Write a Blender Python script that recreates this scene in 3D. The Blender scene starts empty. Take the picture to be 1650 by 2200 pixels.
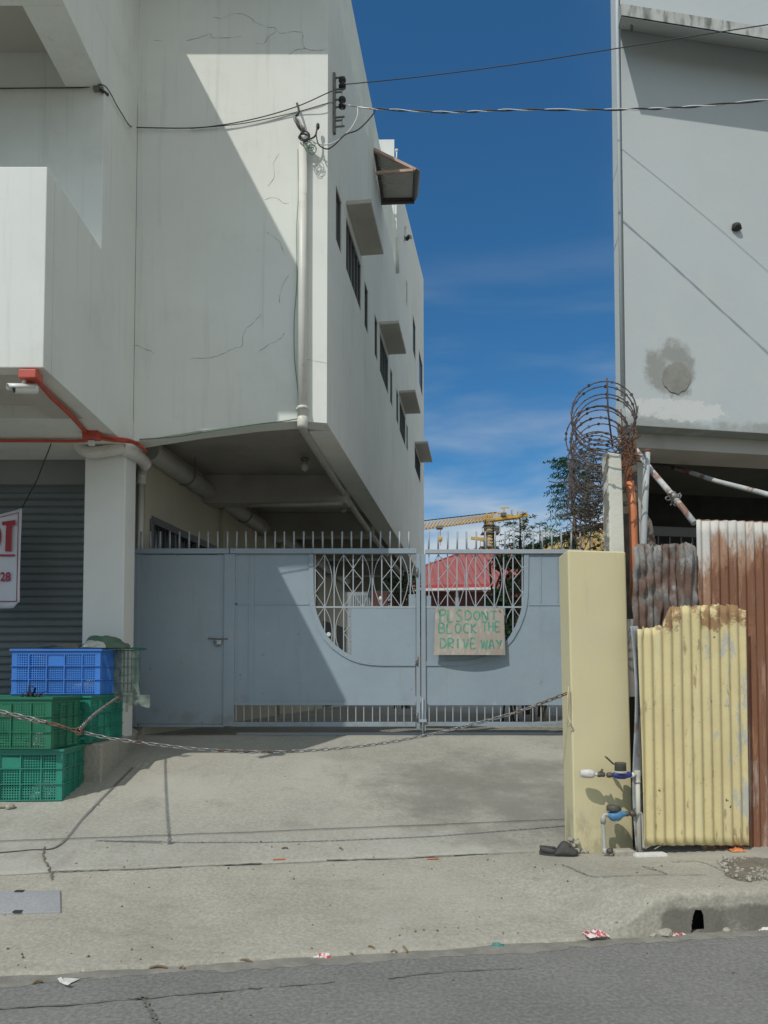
import bpy, bmesh, math, random
from mathutils import Vector, Matrix, Quaternion, noise

R = math.radians
random.seed(11)
scn = bpy.context.scene
COL = scn.collection

# ------------------------------------------------------------------ camera, sky, sun, exposure
EYE = 1.45
PITCH = R(2.5)
F = 1650.0
PY0 = 1393.0
cam_d = bpy.data.cameras.new("camera")
cam = bpy.data.objects.new("camera", cam_d)
COL.objects.link(cam)
cam.location = (0, 0, EYE)
cam.rotation_euler = (R(90) + PITCH, 0, 0)
cam_d.sensor_fit = 'VERTICAL'
cam_d.sensor_height = 36.0
cam_d.lens = 36.0 * F / 2200.0
cam_d.shift_y = (PY0 - 1100.0) / 2200.0
cam_d.clip_start = 0.05
cam_d.clip_end = 3000
scn.camera = cam

SUN = Vector((0.718, 1.0, -1.385)).normalized()      # travel direction of the sunlight
el = math.asin(-SUN.z)
rot = math.atan2(-SUN.x, -SUN.y)
w = bpy.data.worlds.new("World")
scn.world = w
w.use_nodes = True
nt = w.node_tree
nt.nodes.clear()
N, L = nt.nodes.new, nt.links.new
sky = N('ShaderNodeTexSky')
sky.sky_type = 'NISHITA'
sky.sun_disc = False
sky.sun_elevation = el
sky.sun_rotation = rot
sky.altitude = 100
sky.air_density = 1.0
sky.dust_density = 0.6
sky.ozone_density = 2.2
tc = N('ShaderNodeTexCoord')
mp = N('ShaderNodeMapping'); mp.inputs['Scale'].default_value = (1.6, 1.6, 6.5); mp.inputs['Location'].default_value = (0.35, 0.1, 0.9)
L(tc.outputs['Generated'], mp.inputs['Vector'])
n1 = N('ShaderNodeTexNoise'); n1.inputs['Scale'].default_value = 1.5; n1.inputs['Detail'].default_value = 7; n1.inputs['Roughness'].default_value = 0.5
n1.inputs['Distortion'].default_value = 0.35
L(mp.outputs[0], n1.inputs['Vector'])
mr = N('ShaderNodeMapRange'); mr.interpolation_type = 'SMOOTHSTEP'
mr.inputs['From Min'].default_value = 0.40; mr.inputs['From Max'].default_value = 0.72
sx = N('ShaderNodeSeparateXYZ'); L(tc.outputs['Generated'], sx.inputs[0])
# cloud out of view, added to brighten shaded walls, thickens behind and to the right
cv = N('ShaderNodeMapRange'); cv.interpolation_type = 'SMOOTHSTEP'
cv.inputs['From Min'].default_value = 0.5; cv.inputs['From Max'].default_value = -0.75; cv.inputs['To Min'].default_value = 0.0; cv.inputs['To Max'].default_value = 0.20
dy_ = N('ShaderNodeMath'); dy_.operation = 'MULTIPLY_ADD'; dy_.inputs[1].default_value = -1.5; L(sx.outputs['X'], dy_.inputs[0]); L(sx.outputs['Y'], dy_.inputs[2])
L(dy_.outputs[0], cv.inputs['Value'])
ad = N('ShaderNodeMath'); ad.operation = 'ADD'; L(n1.outputs['Fac'], ad.inputs[0]); L(cv.outputs[0], ad.inputs[1])
L(ad.outputs[0], mr.inputs['Value'])
av = N('ShaderNodeMapRange'); av.interpolation_type = 'SMOOTHSTEP'
av.inputs['From Min'].default_value = 0.5; av.inputs['From Max'].default_value = -0.25; av.inputs['To Min'].default_value = 0.0; av.inputs['To Max'].default_value = 0.95
L(dy_.outputs[0], av.inputs['Value'])
mz = N('ShaderNodeMapRange'); mz.inputs['From Min'].default_value = 0.50; mz.inputs['From Max'].default_value = 0.22
mz.inputs['To Min'].default_value = 0.0; mz.inputs['To Max'].default_value = 0.95
L(sx.outputs['Z'], mz.inputs['Value'])
mxx = N('ShaderNodeMath'); mxx.operation = 'MAXIMUM'; L(mz.outputs[0], mxx.inputs[0]); L(av.outputs[0], mxx.inputs[1])
mm = N('ShaderNodeMath'); mm.operation = 'MULTIPLY'
L(mr.outputs[0], mm.inputs[0]); L(mxx.outputs[0], mm.inputs[1])
tint = N('ShaderNodeMix'); tint.data_type = 'RGBA'; tint.blend_type = 'MULTIPLY'; tint.inputs[0].default_value = 1.0
tint.inputs[7].default_value = (0.31, 0.735, 0.965, 1)
L(sky.outputs[0], tint.inputs[6])
mx = N('ShaderNodeMix'); mx.data_type = 'RGBA'
L(mm.outputs[0], mx.inputs[0]); L(tint.outputs[2], mx.inputs[6]); mx.inputs[7].default_value = (5.9, 6.15, 6.1, 1)
bg = N('ShaderNodeBackground'); bg.inputs['Strength'].default_value = 0.12
L(mx.outputs[2], bg.inputs['Color'])
wo = N('ShaderNodeOutputWorld'); L(bg.outputs[0], wo.inputs['Surface'])

sl = bpy.data.lights.new("sun", 'SUN')
sl.energy = 2.9
sl.angle = R(0.53)
sl.color = (1.0, 0.96, 0.89)
so = bpy.data.objects.new("sun", sl)
COL.objects.link(so)
so.rotation_euler = SUN.to_track_quat('-Z', 'Y').to_euler()
so.location = (-8, -10, 20)

scn.view_settings.view_transform = 'Standard'
scn.view_settings.look = 'None'
scn.view_settings.gamma = 1
scn.view_settings.use_curve_mapping = False
scn.view_settings.exposure = -0.17
scn.render.engine = 'CYCLES'
scn.cycles.max_bounces = 8
scn.cycles.diffuse_bounces = 5

# ------------------------------------------------------------------ reading distances off the photograph
cp, sp = math.cos(PITCH), math.sin(PITCH)
CAMP = Vector((0, 0, EYE))
def ray(px, py):
    u = (px - 825.0) / F; v = (PY0 - py) / F
    return Vector((u, cp - v * sp, sp + v * cp))
def P(px, py, Y):
    r = ray(px, py)
    return CAMP + r * (Y / r.y)
def PX(px, py, X=-2.655):      # on the plane x = X
    r = ray(px, py)
    return CAMP + r * (X / r.x)
def PP(px, py, pt, n):
    r = ray(px, py)
    return CAMP + r * ((Vector(pt) - CAMP).dot(n) / r.dot(n))

# ------------------------------------------------------------------ materials
def M(name, col, rough=0.85, var=0.12, scale=3.0, bump=0.15, bscale=60.0, bdist=0.004, metal=0.0, overlays=(), detail=5,
      stretch=(1, 1, 1), fine=0.0, alpha=1.0, trans=0.0):
    m = bpy.data.materials.new(name); m.use_nodes = True
    t = m.node_tree; t.nodes.clear(); N, L = t.nodes.new, t.links.new
    out = N('ShaderNodeOutputMaterial'); b = N('ShaderNodeBsdfPrincipled'); L(b.outputs[0], out.inputs[0])
    b.inputs['Roughness'].default_value = rough; b.inputs['Metallic'].default_value = metal
    if trans: b.inputs['Transmission Weight'].default_value = trans
    if alpha < 1: b.inputs['Alpha'].default_value = alpha
    tc = N('ShaderNodeTexCoord'); co = tc.outputs['Object']
    def noise_(sc, st=(1, 1, 1), det=5, loc=(0, 0, 0), rough_=0.6):
        mp = N('ShaderNodeMapping'); mp.inputs['Scale'].default_value = st; mp.inputs['Location'].default_value = loc
        L(co, mp.inputs[0])
        n = N('ShaderNodeTexNoise'); n.inputs['Scale'].default_value = sc; n.inputs['Detail'].default_value = det
        n.inputs['Roughness'].default_value = rough_
        L(mp.outputs[0], n.inputs['Vector']); return n.outputs['Fac']
    def mixc(fac, a, bcol):
        x = N('ShaderNodeMix'); x.data_type = 'RGBA'
        if isinstance(fac, float): x.inputs[0].default_value = fac
        else: L(fac, x.inputs[0])
        if isinstance(a, tuple): x.inputs[6].default_value = (*a, 1)
        else: L(a, x.inputs[6])
        if isinstance(bcol, tuple): x.inputs[7].default_value = (*bcol, 1)
        else: L(bcol, x.inputs[7])
        return x.outputs[2]
    def rng(v, lo, hi, a=0.0, bb=1.0):
        x = N('ShaderNodeMapRange'); x.interpolation_type = 'SMOOTHSTEP'
        x.inputs['From Min'].default_value = lo; x.inputs['From Max'].default_value = hi
        x.inputs['To Min'].default_value = a; x.inputs['To Max'].default_value = bb
        L(v, x.inputs['Value']); return x.outputs[0]
    def math_(op, a, bb):
        x = N('ShaderNodeMath'); x.operation = op
        for i, q in enumerate((a, bb)):
            if isinstance(q, (int, float)): x.inputs[i].default_value = q
            else: L(q, x.inputs[i])
        return x.outputs[0]
    lo = tuple(c * (1 - var) for c in col); hi = tuple(min(1, c * (1 + var)) for c in col)
    c = mixc(rng(noise_(scale, stretch, detail), 0.3, 0.7), lo, hi)
    if fine:
        c2 = mixc(rng(noise_(scale * 40, (1, 1, 1), 3), 0.3, 0.75), tuple([1 - fine] * 3), tuple([1 + fine * .6] * 3))
        x = N('ShaderNodeMix'); x.data_type = 'RGBA'; x.blend_type = 'MULTIPLY'; x.inputs[0].default_value = 1
        L(c, x.inputs[6]); L(c2, x.inputs[7]); c = x.outputs[2]
    for i, o in enumerate(overlays):
        f = noise_(o.get('scale', 4), o.get('st', (1, 1, 1)), o.get('det', 6), (3.1 * i + 1.7, 5.3 * i, 2.2 * i), o.get('r', 0.65))
        if 'blob' in o:
            bx, by, bz, br = o['blob'][:4]
            vs = N('ShaderNodeVectorMath'); vs.operation = 'SUBTRACT'; vs.inputs[1].default_value = (bx, by, bz); L(co, vs.inputs[0])
            vm = N('ShaderNodeVectorMath'); vm.operation = 'MULTIPLY'; vm.inputs[1].default_value = o.get('bst', (1, 1, 1)); L(vs.outputs[0], vm.inputs[0])
            vl = N('ShaderNodeVectorMath'); vl.operation = 'LENGTH'; L(vm.outputs[0], vl.inputs[0])
            inside = rng(vl.outputs['Value'], br, br * 0.3, -0.35, 0.25)
            f = math_('ADD', f, inside)
        if 'zg' in o:
            ss = N('ShaderNodeSeparateXYZ'); L(co, ss.inputs[0])
            f = math_('ADD', f, rng(ss.outputs['Z'], o['zg'][0], o['zg'][1], o['zg'][2], o['zg'][3]))
        if 'xg' in o:
            ss = N('ShaderNodeSeparateXYZ'); L(co, ss.inputs[0])
            f = math_('ADD', f, rng(ss.outputs['X'], o['xg'][0], o['xg'][1], o['xg'][2], o['xg'][3]))
        fac = rng(f, o.get('lo', 0.5), o.get('hi', 0.65), 0.0, o.get('amt', 1.0))
        c = mixc(fac, c, o['col'])
    L(c, b.inputs['Base Color'])
    if bump:
        bp = N('ShaderNodeBump'); bp.inputs['Strength'].default_value = bump; bp.inputs['Distance'].default_value = bdist
        L(noise_(bscale, (1, 1, 1), 4), bp.inputs['Height']); L(bp.outputs[0], b.inputs['Normal'])
    return m

STREAK = dict(col=(.38, .385, .345), scale=1.2, st=(8, 8, .4), lo=.52, hi=.82, amt=.42, det=8)
GRIME = dict(col=(.45, .44, .39), scale=1.1, lo=.5, hi=.8, amt=.30)
MAT = {}
MAT['plaster'] = M('plaster', (.74, .76, .71), .9, .035, .8, .22, 30, .004, overlays=(GRIME, STREAK, dict(col=(.55, .55, .50), scale=14, lo=.62, hi=.72, amt=.25)))
MAT['plaster_low'] = M('plaster_low', (.72, .73, .69), .9, .04, .8, .22, 30, .004, overlays=(GRIME, dict(col=(.11, .085, .055), scale=3, st=(3, 3, .8), lo=.56, hi=.75, amt=.8, xg=(-2.715, -2.66, -.5, .10), zg=(2.3, 3.0, .1, -.3))))
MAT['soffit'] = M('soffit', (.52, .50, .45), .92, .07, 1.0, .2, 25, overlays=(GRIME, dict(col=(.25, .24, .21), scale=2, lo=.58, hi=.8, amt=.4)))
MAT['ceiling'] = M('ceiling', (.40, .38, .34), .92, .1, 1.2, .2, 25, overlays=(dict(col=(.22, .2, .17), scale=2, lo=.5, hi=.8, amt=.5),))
MAT['cream'] = M('cream', (.50, .47, .37), .9, .06, 1.0, .15, 30, overlays=(GRIME, STREAK))
MAT['right_plaster'] = M('right_plaster', (.50, .54, .54), .9, .03, .7, .3, 24, .005, overlays=(
    dict(col=(.56, .57, .55), scale=2.0, lo=.5, hi=.75, amt=.35),
    dict(col=(.30, .32, .30), scale=2.6, st=(1, 1, 1.3), lo=.46, hi=.74, amt=.85, zg=(4.46, 4.14, -.32, .22), det=8),
    dict(col=(.27, .275, .25), scale=5, lo=.54, hi=.78, amt=.85, blob=(3.07, 8.12, 4.78, .62), det=9),
    dict(col=(.66, .67, .64), scale=9, st=(1, 1, 1.3), lo=.60, hi=.66, amt=.75, blob=(3.15, 8.12, 4.36, .55), bst=(.5, .5, 2.4), det=9, r=.72)))
MAT['right_soffit'] = M('right_soffit', (.44, .45, .44), .92, .05, 1.0, .2, 25, overlays=(GRIME,))
MAT['weathered'] = M('weathered', (.46, .47, .45), .95, .12, 2.0, .4, 30, .006, overlays=(
    dict(col=(.12, .13, .11), scale=2.2, st=(4, 4, 1), lo=.48, hi=.70, amt=.9), dict(col=(.62, .63, .6), scale=7, lo=.6, hi=.7, amt=.6)))
MAT['concrete'] = M('concrete', (.37, .355, .30), .95, .10, .9, .5, 45, .006, fine=.16, overlays=(
    dict(col=(.44, .43, .375), scale=.7, lo=.45, hi=.7, amt=.6),
    dict(col=(.24, .225, .185), scale=2.3, lo=.54, hi=.72, amt=.45),
    dict(col=(.15, .14, .12), scale=2.2, lo=.46, hi=.85, amt=.62, blob=(1.15, 7.1, .45, 2.3), det=9, r=.72),
    dict(col=(.22, .21, .18), scale=1.1, st=(3.2, .45, 1), lo=.56, hi=.72, amt=.4, det=8), dict(col=(.17, .16, .14), scale=2.4, lo=.66, hi=.76, amt=.5, det=9),
    dict(col=(.16, .15, .13), scale=45, lo=.66, hi=.72, amt=.55),
    dict(col=(.55, .54, .5), scale=34, lo=.70, hi=.74, amt=.5)))
MAT['apron'] = M('apron', (.37, .35, .285), .95, .10, 1.2, .6, 40, .007, fine=.2, overlays=(
    dict(col=(.42, .41, .35), scale=.8, lo=.45, hi=.7, amt=.5),
    dict(col=(.24, .215, .165), scale=1.6, st=(1, 2.2, 1), lo=.5, hi=.72, amt=.5),
    dict(col=(.20, .185, .155), scale=7, st=(1, 3, 1), lo=.58, hi=.72, amt=.45), dict(col=(.48, .46, .40), scale=5, st=(.5, 2.5, 1), lo=.60, hi=.72, amt=.45, det=9), dict(col=(.17, .155, .13), scale=2.0, lo=.64, hi=.76, amt=.45, det=9),
    dict(col=(.125, .117, .10), scale=3.0, lo=.36, hi=.58, amt=.8, zg=(.215, .10, -.4, .10), xg=(1.45, 1.65, -.6, .0), r=.72),  # dark kerb face: its weaker light is painted into the colour
    dict(col=(.13, .12, .10), scale=50, lo=.66, hi=.72, amt=.5)))
MAT['silt'] = M('silt', (.245, .235, .20), 1, .2, 7, .6, 60, .006, fine=.25)
MAT['kerb'] = M('kerb', (.33, .32, .27), .95, .12, 2.0, .8, 40, .01, fine=.22, overlays=(
    dict(col=(.13, .125, .11), scale=3.0, lo=.45, hi=.62, amt=.75, zg=(.19, .13, -.5, .15)),
    dict(col=(.22, .2, .165), scale=2.6, lo=.52, hi=.7, amt=.55)))
MAT['asphalt'] = M('asphalt', (.212, .208, .192), .93, .10, 1.1, .7, 90, .006, fine=.28, overlays=(
    dict(col=(.22, .215, .195), scale=.9, st=(1, 3, 1), lo=.5, hi=.75, amt=.6),
    dict(col=(.10, .1, .095), scale=2.0, st=(.6, 3, 1), lo=.56, hi=.75, amt=.45),
    dict(col=(.28, .26, .21), scale=2.5, lo=.55, hi=.8, amt=.35)))
MAT['soil'] = M('soil', (.20, .175, .13), 1, .25, 6, .8, 40, .02, fine=.25)
MAT['chain_shade'] = M('chain_shade', (.17, .17, .157), .9, .15, 20, .4, 80)
MAT['joint'] = M('joint', (.15, .142, .12), 1, .3, 20, .4, 80)
MAT['gate'] = M('gate', (.27, .335, .385), .5, .05, 1.3, .30, 3.5, .02, overlays=(
    dict(col=(.35, .40, .43), scale=1.6, lo=.48, hi=.8, amt=.4, det=8), dict(col=(.23, .26, .275), scale=1.5, st=(6, 6, .6), lo=.54, hi=.75, amt=.5, det=8),
    dict(col=(.20, .21, .20), scale=4, lo=.52, hi=.75, amt=.6, zg=(1.5, .95, -.2, .10), det=8),
    dict(col=(.42, .45, .46), scale=9, st=(1, 1, .4), lo=.68, hi=.74, amt=.5), dict(col=(.17, .12, .09), scale=13, lo=.68, hi=.73, amt=.7)))
MAT['gate_bar'] = M('gate_bar', (.36, .40, .43), .5, .06, 8, .1, 40)
MAT['yellow'] = M('yellow', (.66, .585, .355), .85, .03, 1.4, .35, 70, .003, overlays=(
    dict(col=(.60, .55, .37), scale=2.5, lo=.5, hi=.75, amt=.4), dict(col=(.34, .31, .21), scale=5, st=(1, 1, .5), lo=.52, hi=.72, amt=.7, zg=(.9, .25, -.25, .14), r=.72), dict(col=(.42, .38, .25), scale=3, st=(5, 5, .35), lo=.60, hi=.75, amt=.35)))
MAT['post'] = M('post', (.62, .61, .53), .9, .06, 3, .5, 30, .006, overlays=(
    dict(col=(.16, .14, .11), scale=9, lo=.52, hi=.62, amt=.85, xg=(1.875, 1.835, -.3, .16)), dict(col=(.2, .18, .14), scale=8, lo=.64, hi=.70, amt=.7), GRIME))
MAT['white_pvc'] = M('white_pvc', (.66, .66, .60), .45, .05, 3, .05, 30, overlays=(dict(col=(.35, .31, .24), scale=4, lo=.56, hi=.72, amt=.5),))
MAT['grey_pvc'] = M('grey_pvc', (.42, .42, .38), .5, .06, 3, .08, 30, overlays=(dict(col=(.25, .23, .19), scale=3, lo=.52, hi=.75, amt=.5),))
MAT['red_conduit'] = M('red_conduit', (.50, .085, .05), .5, .1, 6, .05, 30)
MAT['rust'] = M('rust', (.17, .065, .032), .95, .3, 9, .6, 60, .006, overlays=(dict(col=(.30, .13, .06), scale=12, lo=.5, hi=.7, amt=.6),))
MAT['razor'] = M('razor', (.085, .068, .066), .7, .3, 12, .2, 60, overlays=(dict(col=(.2, .17, .15), scale=7, lo=.55, hi=.7, amt=.7),))
MAT['rusty_white'] = M('rusty_white', (.56, .545, .50), .8, .08, 3, .4, 30, .004, overlays=(
    dict(col=(.33, .165, .085), scale=1.5, st=(2.2, 2.2, .5), lo=.42, hi=.53, amt=.9, zg=(2.75, 2.2, -.16, .06), xg=(2.40, 2.52, -.05, .06), det=9, r=.75),
    dict(col=(.20, .085, .045), scale=2.1, st=(2.5, 2.5, .45), lo=.45, hi=.55, amt=.92, zg=(2.6, 2.2, -.15, .05), xg=(2.40, 2.62, -.10, .05), det=9, r=.75),
    dict(col=(.46, .40, .34), scale=3.0, st=(3, 3, .45), lo=.57, hi=.70, amt=.6, zg=(1.7, .9, -.12, .06), r=.75),
    dict(col=(.38, .19, .09), scale=4, st=(2.5, 2.5, .4), lo=.54, hi=.66, amt=.6, xg=(2.40, 2.75, -.2, .02), det=9, r=.75),
    dict(col=(.46, .38, .32), scale=3.2, st=(5, 5, .3), lo=.56, hi=.70, amt=.45, det=9, r=.75),
    dict(col=(.07, .045, .035), scale=11, st=(2, 2, .7), lo=.62, hi=.70, amt=.8),
    dict(col=(.20, .085, .045), scale=5, lo=.45, hi=.55, amt=.9, zg=(2.64, 2.70, -.6, .25))))
MAT['yellow_sheet'] = M('yellow_sheet', (.62, .53, .28), .7, .07, 3, .4, 35, .004, overlays=(
    dict(col=(.66, .60, .38), scale=2, st=(6, 6, .7), lo=.48, hi=.72, amt=.6),
    dict(col=(.40, .41, .40), scale=3.0, st=(2.2, 2.2, 1.0), lo=.54, hi=.60, amt=.8, xg=(2.35, 2.86, -.07, .09), det=9, r=.75),
    dict(col=(.27, .14, .06), scale=6, lo=.56, hi=.64, amt=.9, zg=(1.55, 1.95, -.30, .13), det=8, r=.72),
    dict(col=(.40, .30, .14), scale=4, st=(3, 3, .6), lo=.58, hi=.72, amt=.55, r=.75),
    dict(col=(.08, .06, .04), scale=15, lo=.66, hi=.69, amt=.95),
    dict(col=(.28, .20, .11), scale=9, st=(2, 2, .5), lo=.60, hi=.67, amt=.75)))
MAT['old_zinc'] = M('old_zinc', (.20, .195, .18), .7, .3, 5, .5, 40, .006, overlays=(
    dict(col=(.13, .065, .04), scale=2.6, st=(2, 2, .8), lo=.44, hi=.56, amt=.85, det=9, r=.72), dict(col=(.40, .40, .38), scale=4.5, st=(1.5, 1.5, 1), lo=.56, hi=.66, amt=.75, det=9, r=.72),
    dict(col=(.05, .045, .04), scale=5, lo=.62, hi=.70, amt=.6)))
MAT['flashing'] = M('flashing', (.34, .355, .37), .55, .12, 5, .4, 40, .006, overlays=(dict(col=(.2, .13, .09), scale=4, lo=.58, hi=.68, amt=.7), dict(col=(.55, .56, .56), scale=3, lo=.6, hi=.7, amt=.6)))
MAT['pipe_paint'] = M('pipe_paint', (.50, .51, .49), .6, .1, 9, .3, 40, overlays=(dict(col=(.24, .10, .055), scale=3.5, lo=.50, hi=.58, amt=.9), dict(col=(.2, .19, .17), scale=30, lo=.62, hi=.68, amt=.6)))
MAT['pipe_grey'] = M('pipe_grey', (.42, .45, .45), .6, .06, 9, .2, 40, overlays=(dict(col=(.24, .10, .055), scale=6, lo=.45, hi=.55, amt=.9, zg=(3.36, 3.41, -.4, .3)),))
MAT['orange_pvc'] = M('orange_pvc', (.58, .20, .09), .5, .1, 5, .05, 30)
MAT['shutter'] = M('shutter', (.135, .155, .155), .55, .06, 2, .1, 20, overlays=(dict(col=(.2, .21, .2), scale=1.5, st=(1, 1, 4), lo=.5, hi=.75, amt=.4),))
MAT['lintel'] = M('lintel', (.22, .23, .22), .8, .06, 2, .1, 20)
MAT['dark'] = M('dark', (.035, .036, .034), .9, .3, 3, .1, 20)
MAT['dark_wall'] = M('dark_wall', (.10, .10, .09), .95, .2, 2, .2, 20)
MAT['glass'] = M('glass', (.05, .06, .065), .18, .15, 3, .0)
MAT['frame'] = M('frame', (.12, .12, .115), .5, .08, 8, .0)
MAT['sill_frame'] = M('sill_frame', (.30, .29, .26), .6, .08, 8, .0)
MAT['black'] = M('black', (.025, .026, .026), .55, .2, 20, .1, 60)
MAT['dark_metal'] = M('dark_metal', (.20, .20, .19), .5, .15, 14, .2, 60, metal=.4, overlays=(dict(col=(.2, .1, .06), scale=10, lo=.6, hi=.7, amt=.6),))
MAT['galv'] = M('galv', (.42, .42, .41), .42, .1, 18, .1, 60, metal=.75)
MAT['chain'] = M('chain', (.30, .295, .28), .42, .15, 30, .1, 90, metal=.7)
MAT['chain_rust'] = M('chain_rust', (.17, .11, .08), .75, .2, 30, .2, 90, metal=.25)
MAT['wire_white'] = M('wire_white', (.62, .64, .62), .5, .05, 9, .0)
MAT['wire_green'] = M('wire_green', (.10, .22, .15), .6, .1, 9, .0)
MAT['green'] = M('green', (.025, .235, .165), .42, .1, 3, .08, 30, overlays=(dict(col=(.16, .30, .25), scale=3, st=(1, 1, 1.5), lo=.5, hi=.8, amt=.5, det=8), dict(col=(.09, .33, .25), scale=5, lo=.55, hi=.75, amt=.45),))
MAT['dark_green'] = M('dark_green', (.02, .155, .085), .42, .1, 3, .08, 30, overlays=(dict(col=(.10, .19, .13), scale=3, st=(1, 1, 1.5), lo=.5, hi=.8, amt=.5, det=8), dict(col=(.06, .17, .10), scale=5, lo=.55, hi=.75, amt=.4),))
MAT['blue'] = M('blue', (.05, .20, .60), .4, .08, 3, .08, 30, overlays=(dict(col=(.20, .33, .62), scale=3, st=(1, 1, 1.5), lo=.5, hi=.8, amt=.5, det=8), dict(col=(.13, .30, .75), scale=6, lo=.58, hi=.75, amt=.4),))
MAT['net'] = M('net', (.22, .28, .23), .8, .2, 9, .3, 60, alpha=.62, overlays=(dict(col=(.42, .46, .42), scale=10, st=(1, 1, 2.4), lo=.52, hi=.68, amt=.6),))
MAT['sack_green'] = M('sack_green', (.09, .15, .105), .8, .15, 7, .4, 40, .01, overlays=(dict(col=(.03, .20, .07), scale=5, lo=.55, hi=.66, amt=.7),))
MAT['sack_white'] = M('sack_white', (.50, .51, .45), .8, .1, 9, .4, 40, .01)
MAT['sack_grey'] = M('sack_grey', (.16, .165, .15), .85, .15, 7, .4, 40, .01)
MAT['plastic_bag'] = M('plastic_bag', (.68, .70, .70), .35, .05, 9, .3, 50, .01)
MAT['banner'] = M('banner', (.60, .61, .66), .55, .03, 3, .15, 8, .01)
MAT['banner_red'] = M('banner_red', (.34, .025, .035), .6, .06, 9, .0)
MAT['banner_line'] = M('banner_line', (.26, .03, .06), .6, .06, 9, .0)
MAT['banner_num'] = M('banner_num', (.30, .03, .07), .6, .06, 9, .0)
MAT['plywood'] = M('plywood', (.36, .325, .28), .9, .1, 5, .4, 60, .004, stretch=(6, 6, .7), overlays=(
    dict(col=(.45, .28, .20), scale=4, st=(4, 4, 1), lo=.52, hi=.7, amt=.6), dict(col=(.52, .52, .45), scale=5, st=(3, 3, 1.2), lo=.52, hi=.68, amt=.6)))
MAT['sign_paint'] = M('sign_paint', (.10, .29, .21), .85, .2, 20, .2, 60, overlays=(dict(col=(.34, .32, .27), scale=15, st=(2, 2, .5), lo=.50, hi=.64, amt=.5, det=9, r=.75),))
MAT['meter_blue'] = M('meter_blue', (.03, .045, .22), .5, .15, 20, .15, 60)
MAT['meter_sky'] = M('meter_sky', (.09, .24, .42), .6, .12, 20, .2, 60)
MAT['brass'] = M('brass', (.10, .09, .075), .6, .2, 30, .2, 90, metal=.3)
MAT['meter_dark'] = M('meter_dark', (.075, .075, .06), .6, .2, 30, .2, 90)
MAT['cement_white'] = M('cement_white', (.62, .60, .56), .95, .1, 30, .8, 60, .01)
MAT['pipe_beige'] = M('pipe_beige', (.50, .48, .40), .6, .08, 6, .15, 40, overlays=(dict(col=(.62, .45, .22), scale=5, lo=.45, hi=.6, amt=.6, zg=(1.02, 1.08, -.4, .3)), dict(col=(.24, .22, .18), scale=14, lo=.6, hi=.7, amt=.6)))
MAT['red_roof'] = M('red_roof', (.37, .115, .10), .65, .06, 1.0, .1, 12, overlays=(dict(col=(.42, .17, .15), scale=1.2, lo=.5, hi=.75, amt=.5),))
MAT['red_fascia'] = M('red_fascia', (.42, .06, .06), .6, .05, 2, .0)
MAT['maroon'] = M('maroon', (.14, .055, .05), .85, .15, 2, .1, 20)
MAT['house_wall'] = M('house_wall', (.27, .29, .30), .9, .08, 2, .1, 20)
MAT['crane'] = M('crane', (.62, .36, .045), .6, .08, 2, .0, overlays=(dict(col=(.5, .42, .25), scale=3, lo=.55, hi=.7, amt=.4),))
MAT['crane_grey'] = M('crane_grey', (.46, .48, .48), .7, .06, 2, .0)
MAT['rust_fence'] = M('rust_fence', (.48, .35, .14), .85, .12, 4, .3, 30, overlays=(dict(col=(.20, .10, .05), scale=5, st=(2, 2, 1), lo=.5, hi=.62, amt=.8), dict(col=(.62, .53, .33), scale=8, lo=.55, hi=.7, amt=.6)))
MAT['leaf'] = M('leaf', (.085, .165, .065), .6, .35, 6, .0)
MAT['leaf_far'] = M('leaf_far', (.11, .225, .15), .6, .3, 6, .0)
MAT['leaf_deep'] = M('leaf_deep', (.045, .10, .038), .65, .4, 4, .0)
MAT['flower'] = M('flower', (.50, .08, .09), .7, .2, 8, .0)
MAT['bark'] = M('bark', (.17, .135, .10), .95, .25, 12, .6, 40, .01)
MAT['dry_vine'] = M('dry_vine', (.12, .10, .078), .95, .35, 8, .3, 40)
MAT['awning_sheet'] = M('awning_sheet', (.52, .50, .46), .7, .08, 2, .1, 30, overlays=(GRIME,))
MAT['awning_frame'] = M('awning_frame', (.10, .085, .08), .7, .2, 6, .1, 30)
MAT['awning_brace'] = M('awning_brace', (.42, .29, .23), .7, .12, 6, .1, 30)
MAT['cctv'] = M('cctv', (.66, .66, .62), .4, .05, 6, .0)
MAT['crack'] = M('crack', (.24, .245, .23), 1, .2, 20, .0)
MAT['litter_white'] = M('litter_white', (.66, .65, .61), .5, .1, 20, .2, 60)
MAT['litter_red'] = M('litter_red', (.45, .07, .08), .45, .15, 14, .2, 60, overlays=(dict(col=(.72, .68, .64), scale=38, st=(1, .5, 1), lo=.46, hi=.52, amt=1.0),))
MAT['litter_orange'] = M('litter_orange', (.62, .22, .08), .5, .15, 14, .2, 60)
MAT['litter_teal'] = M('litter_teal', (.06, .22, .20), .5, .15, 14, .2, 60)
MAT['litter_brown'] = M('litter_brown', (.20, .14, .075), .9, .25, 14, .2, 60)
MAT['rubber'] = M('rubber', (.062, .058, .055), .75, .15, 14, .2, 60)
MAT['slab'] = M('slab', (.33, .335, .335), .9, .08, 2, .3, 40, fine=.15)
MAT['stone'] = M('stone', (.36, .34, .28), .95, .2, 9, .6, 40, .01)
MAT['patch'] = M('patch', (.27, .265, .235), .95, .12, 5, .6, 50, .006, overlays=(dict(col=(.33, .33, .31), scale=6, lo=.5, hi=.7, amt=.6),))
MAT['nest'] = M('nest', (.05, .045, .04), 1, .3, 30, .6, 60, .01)

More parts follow.
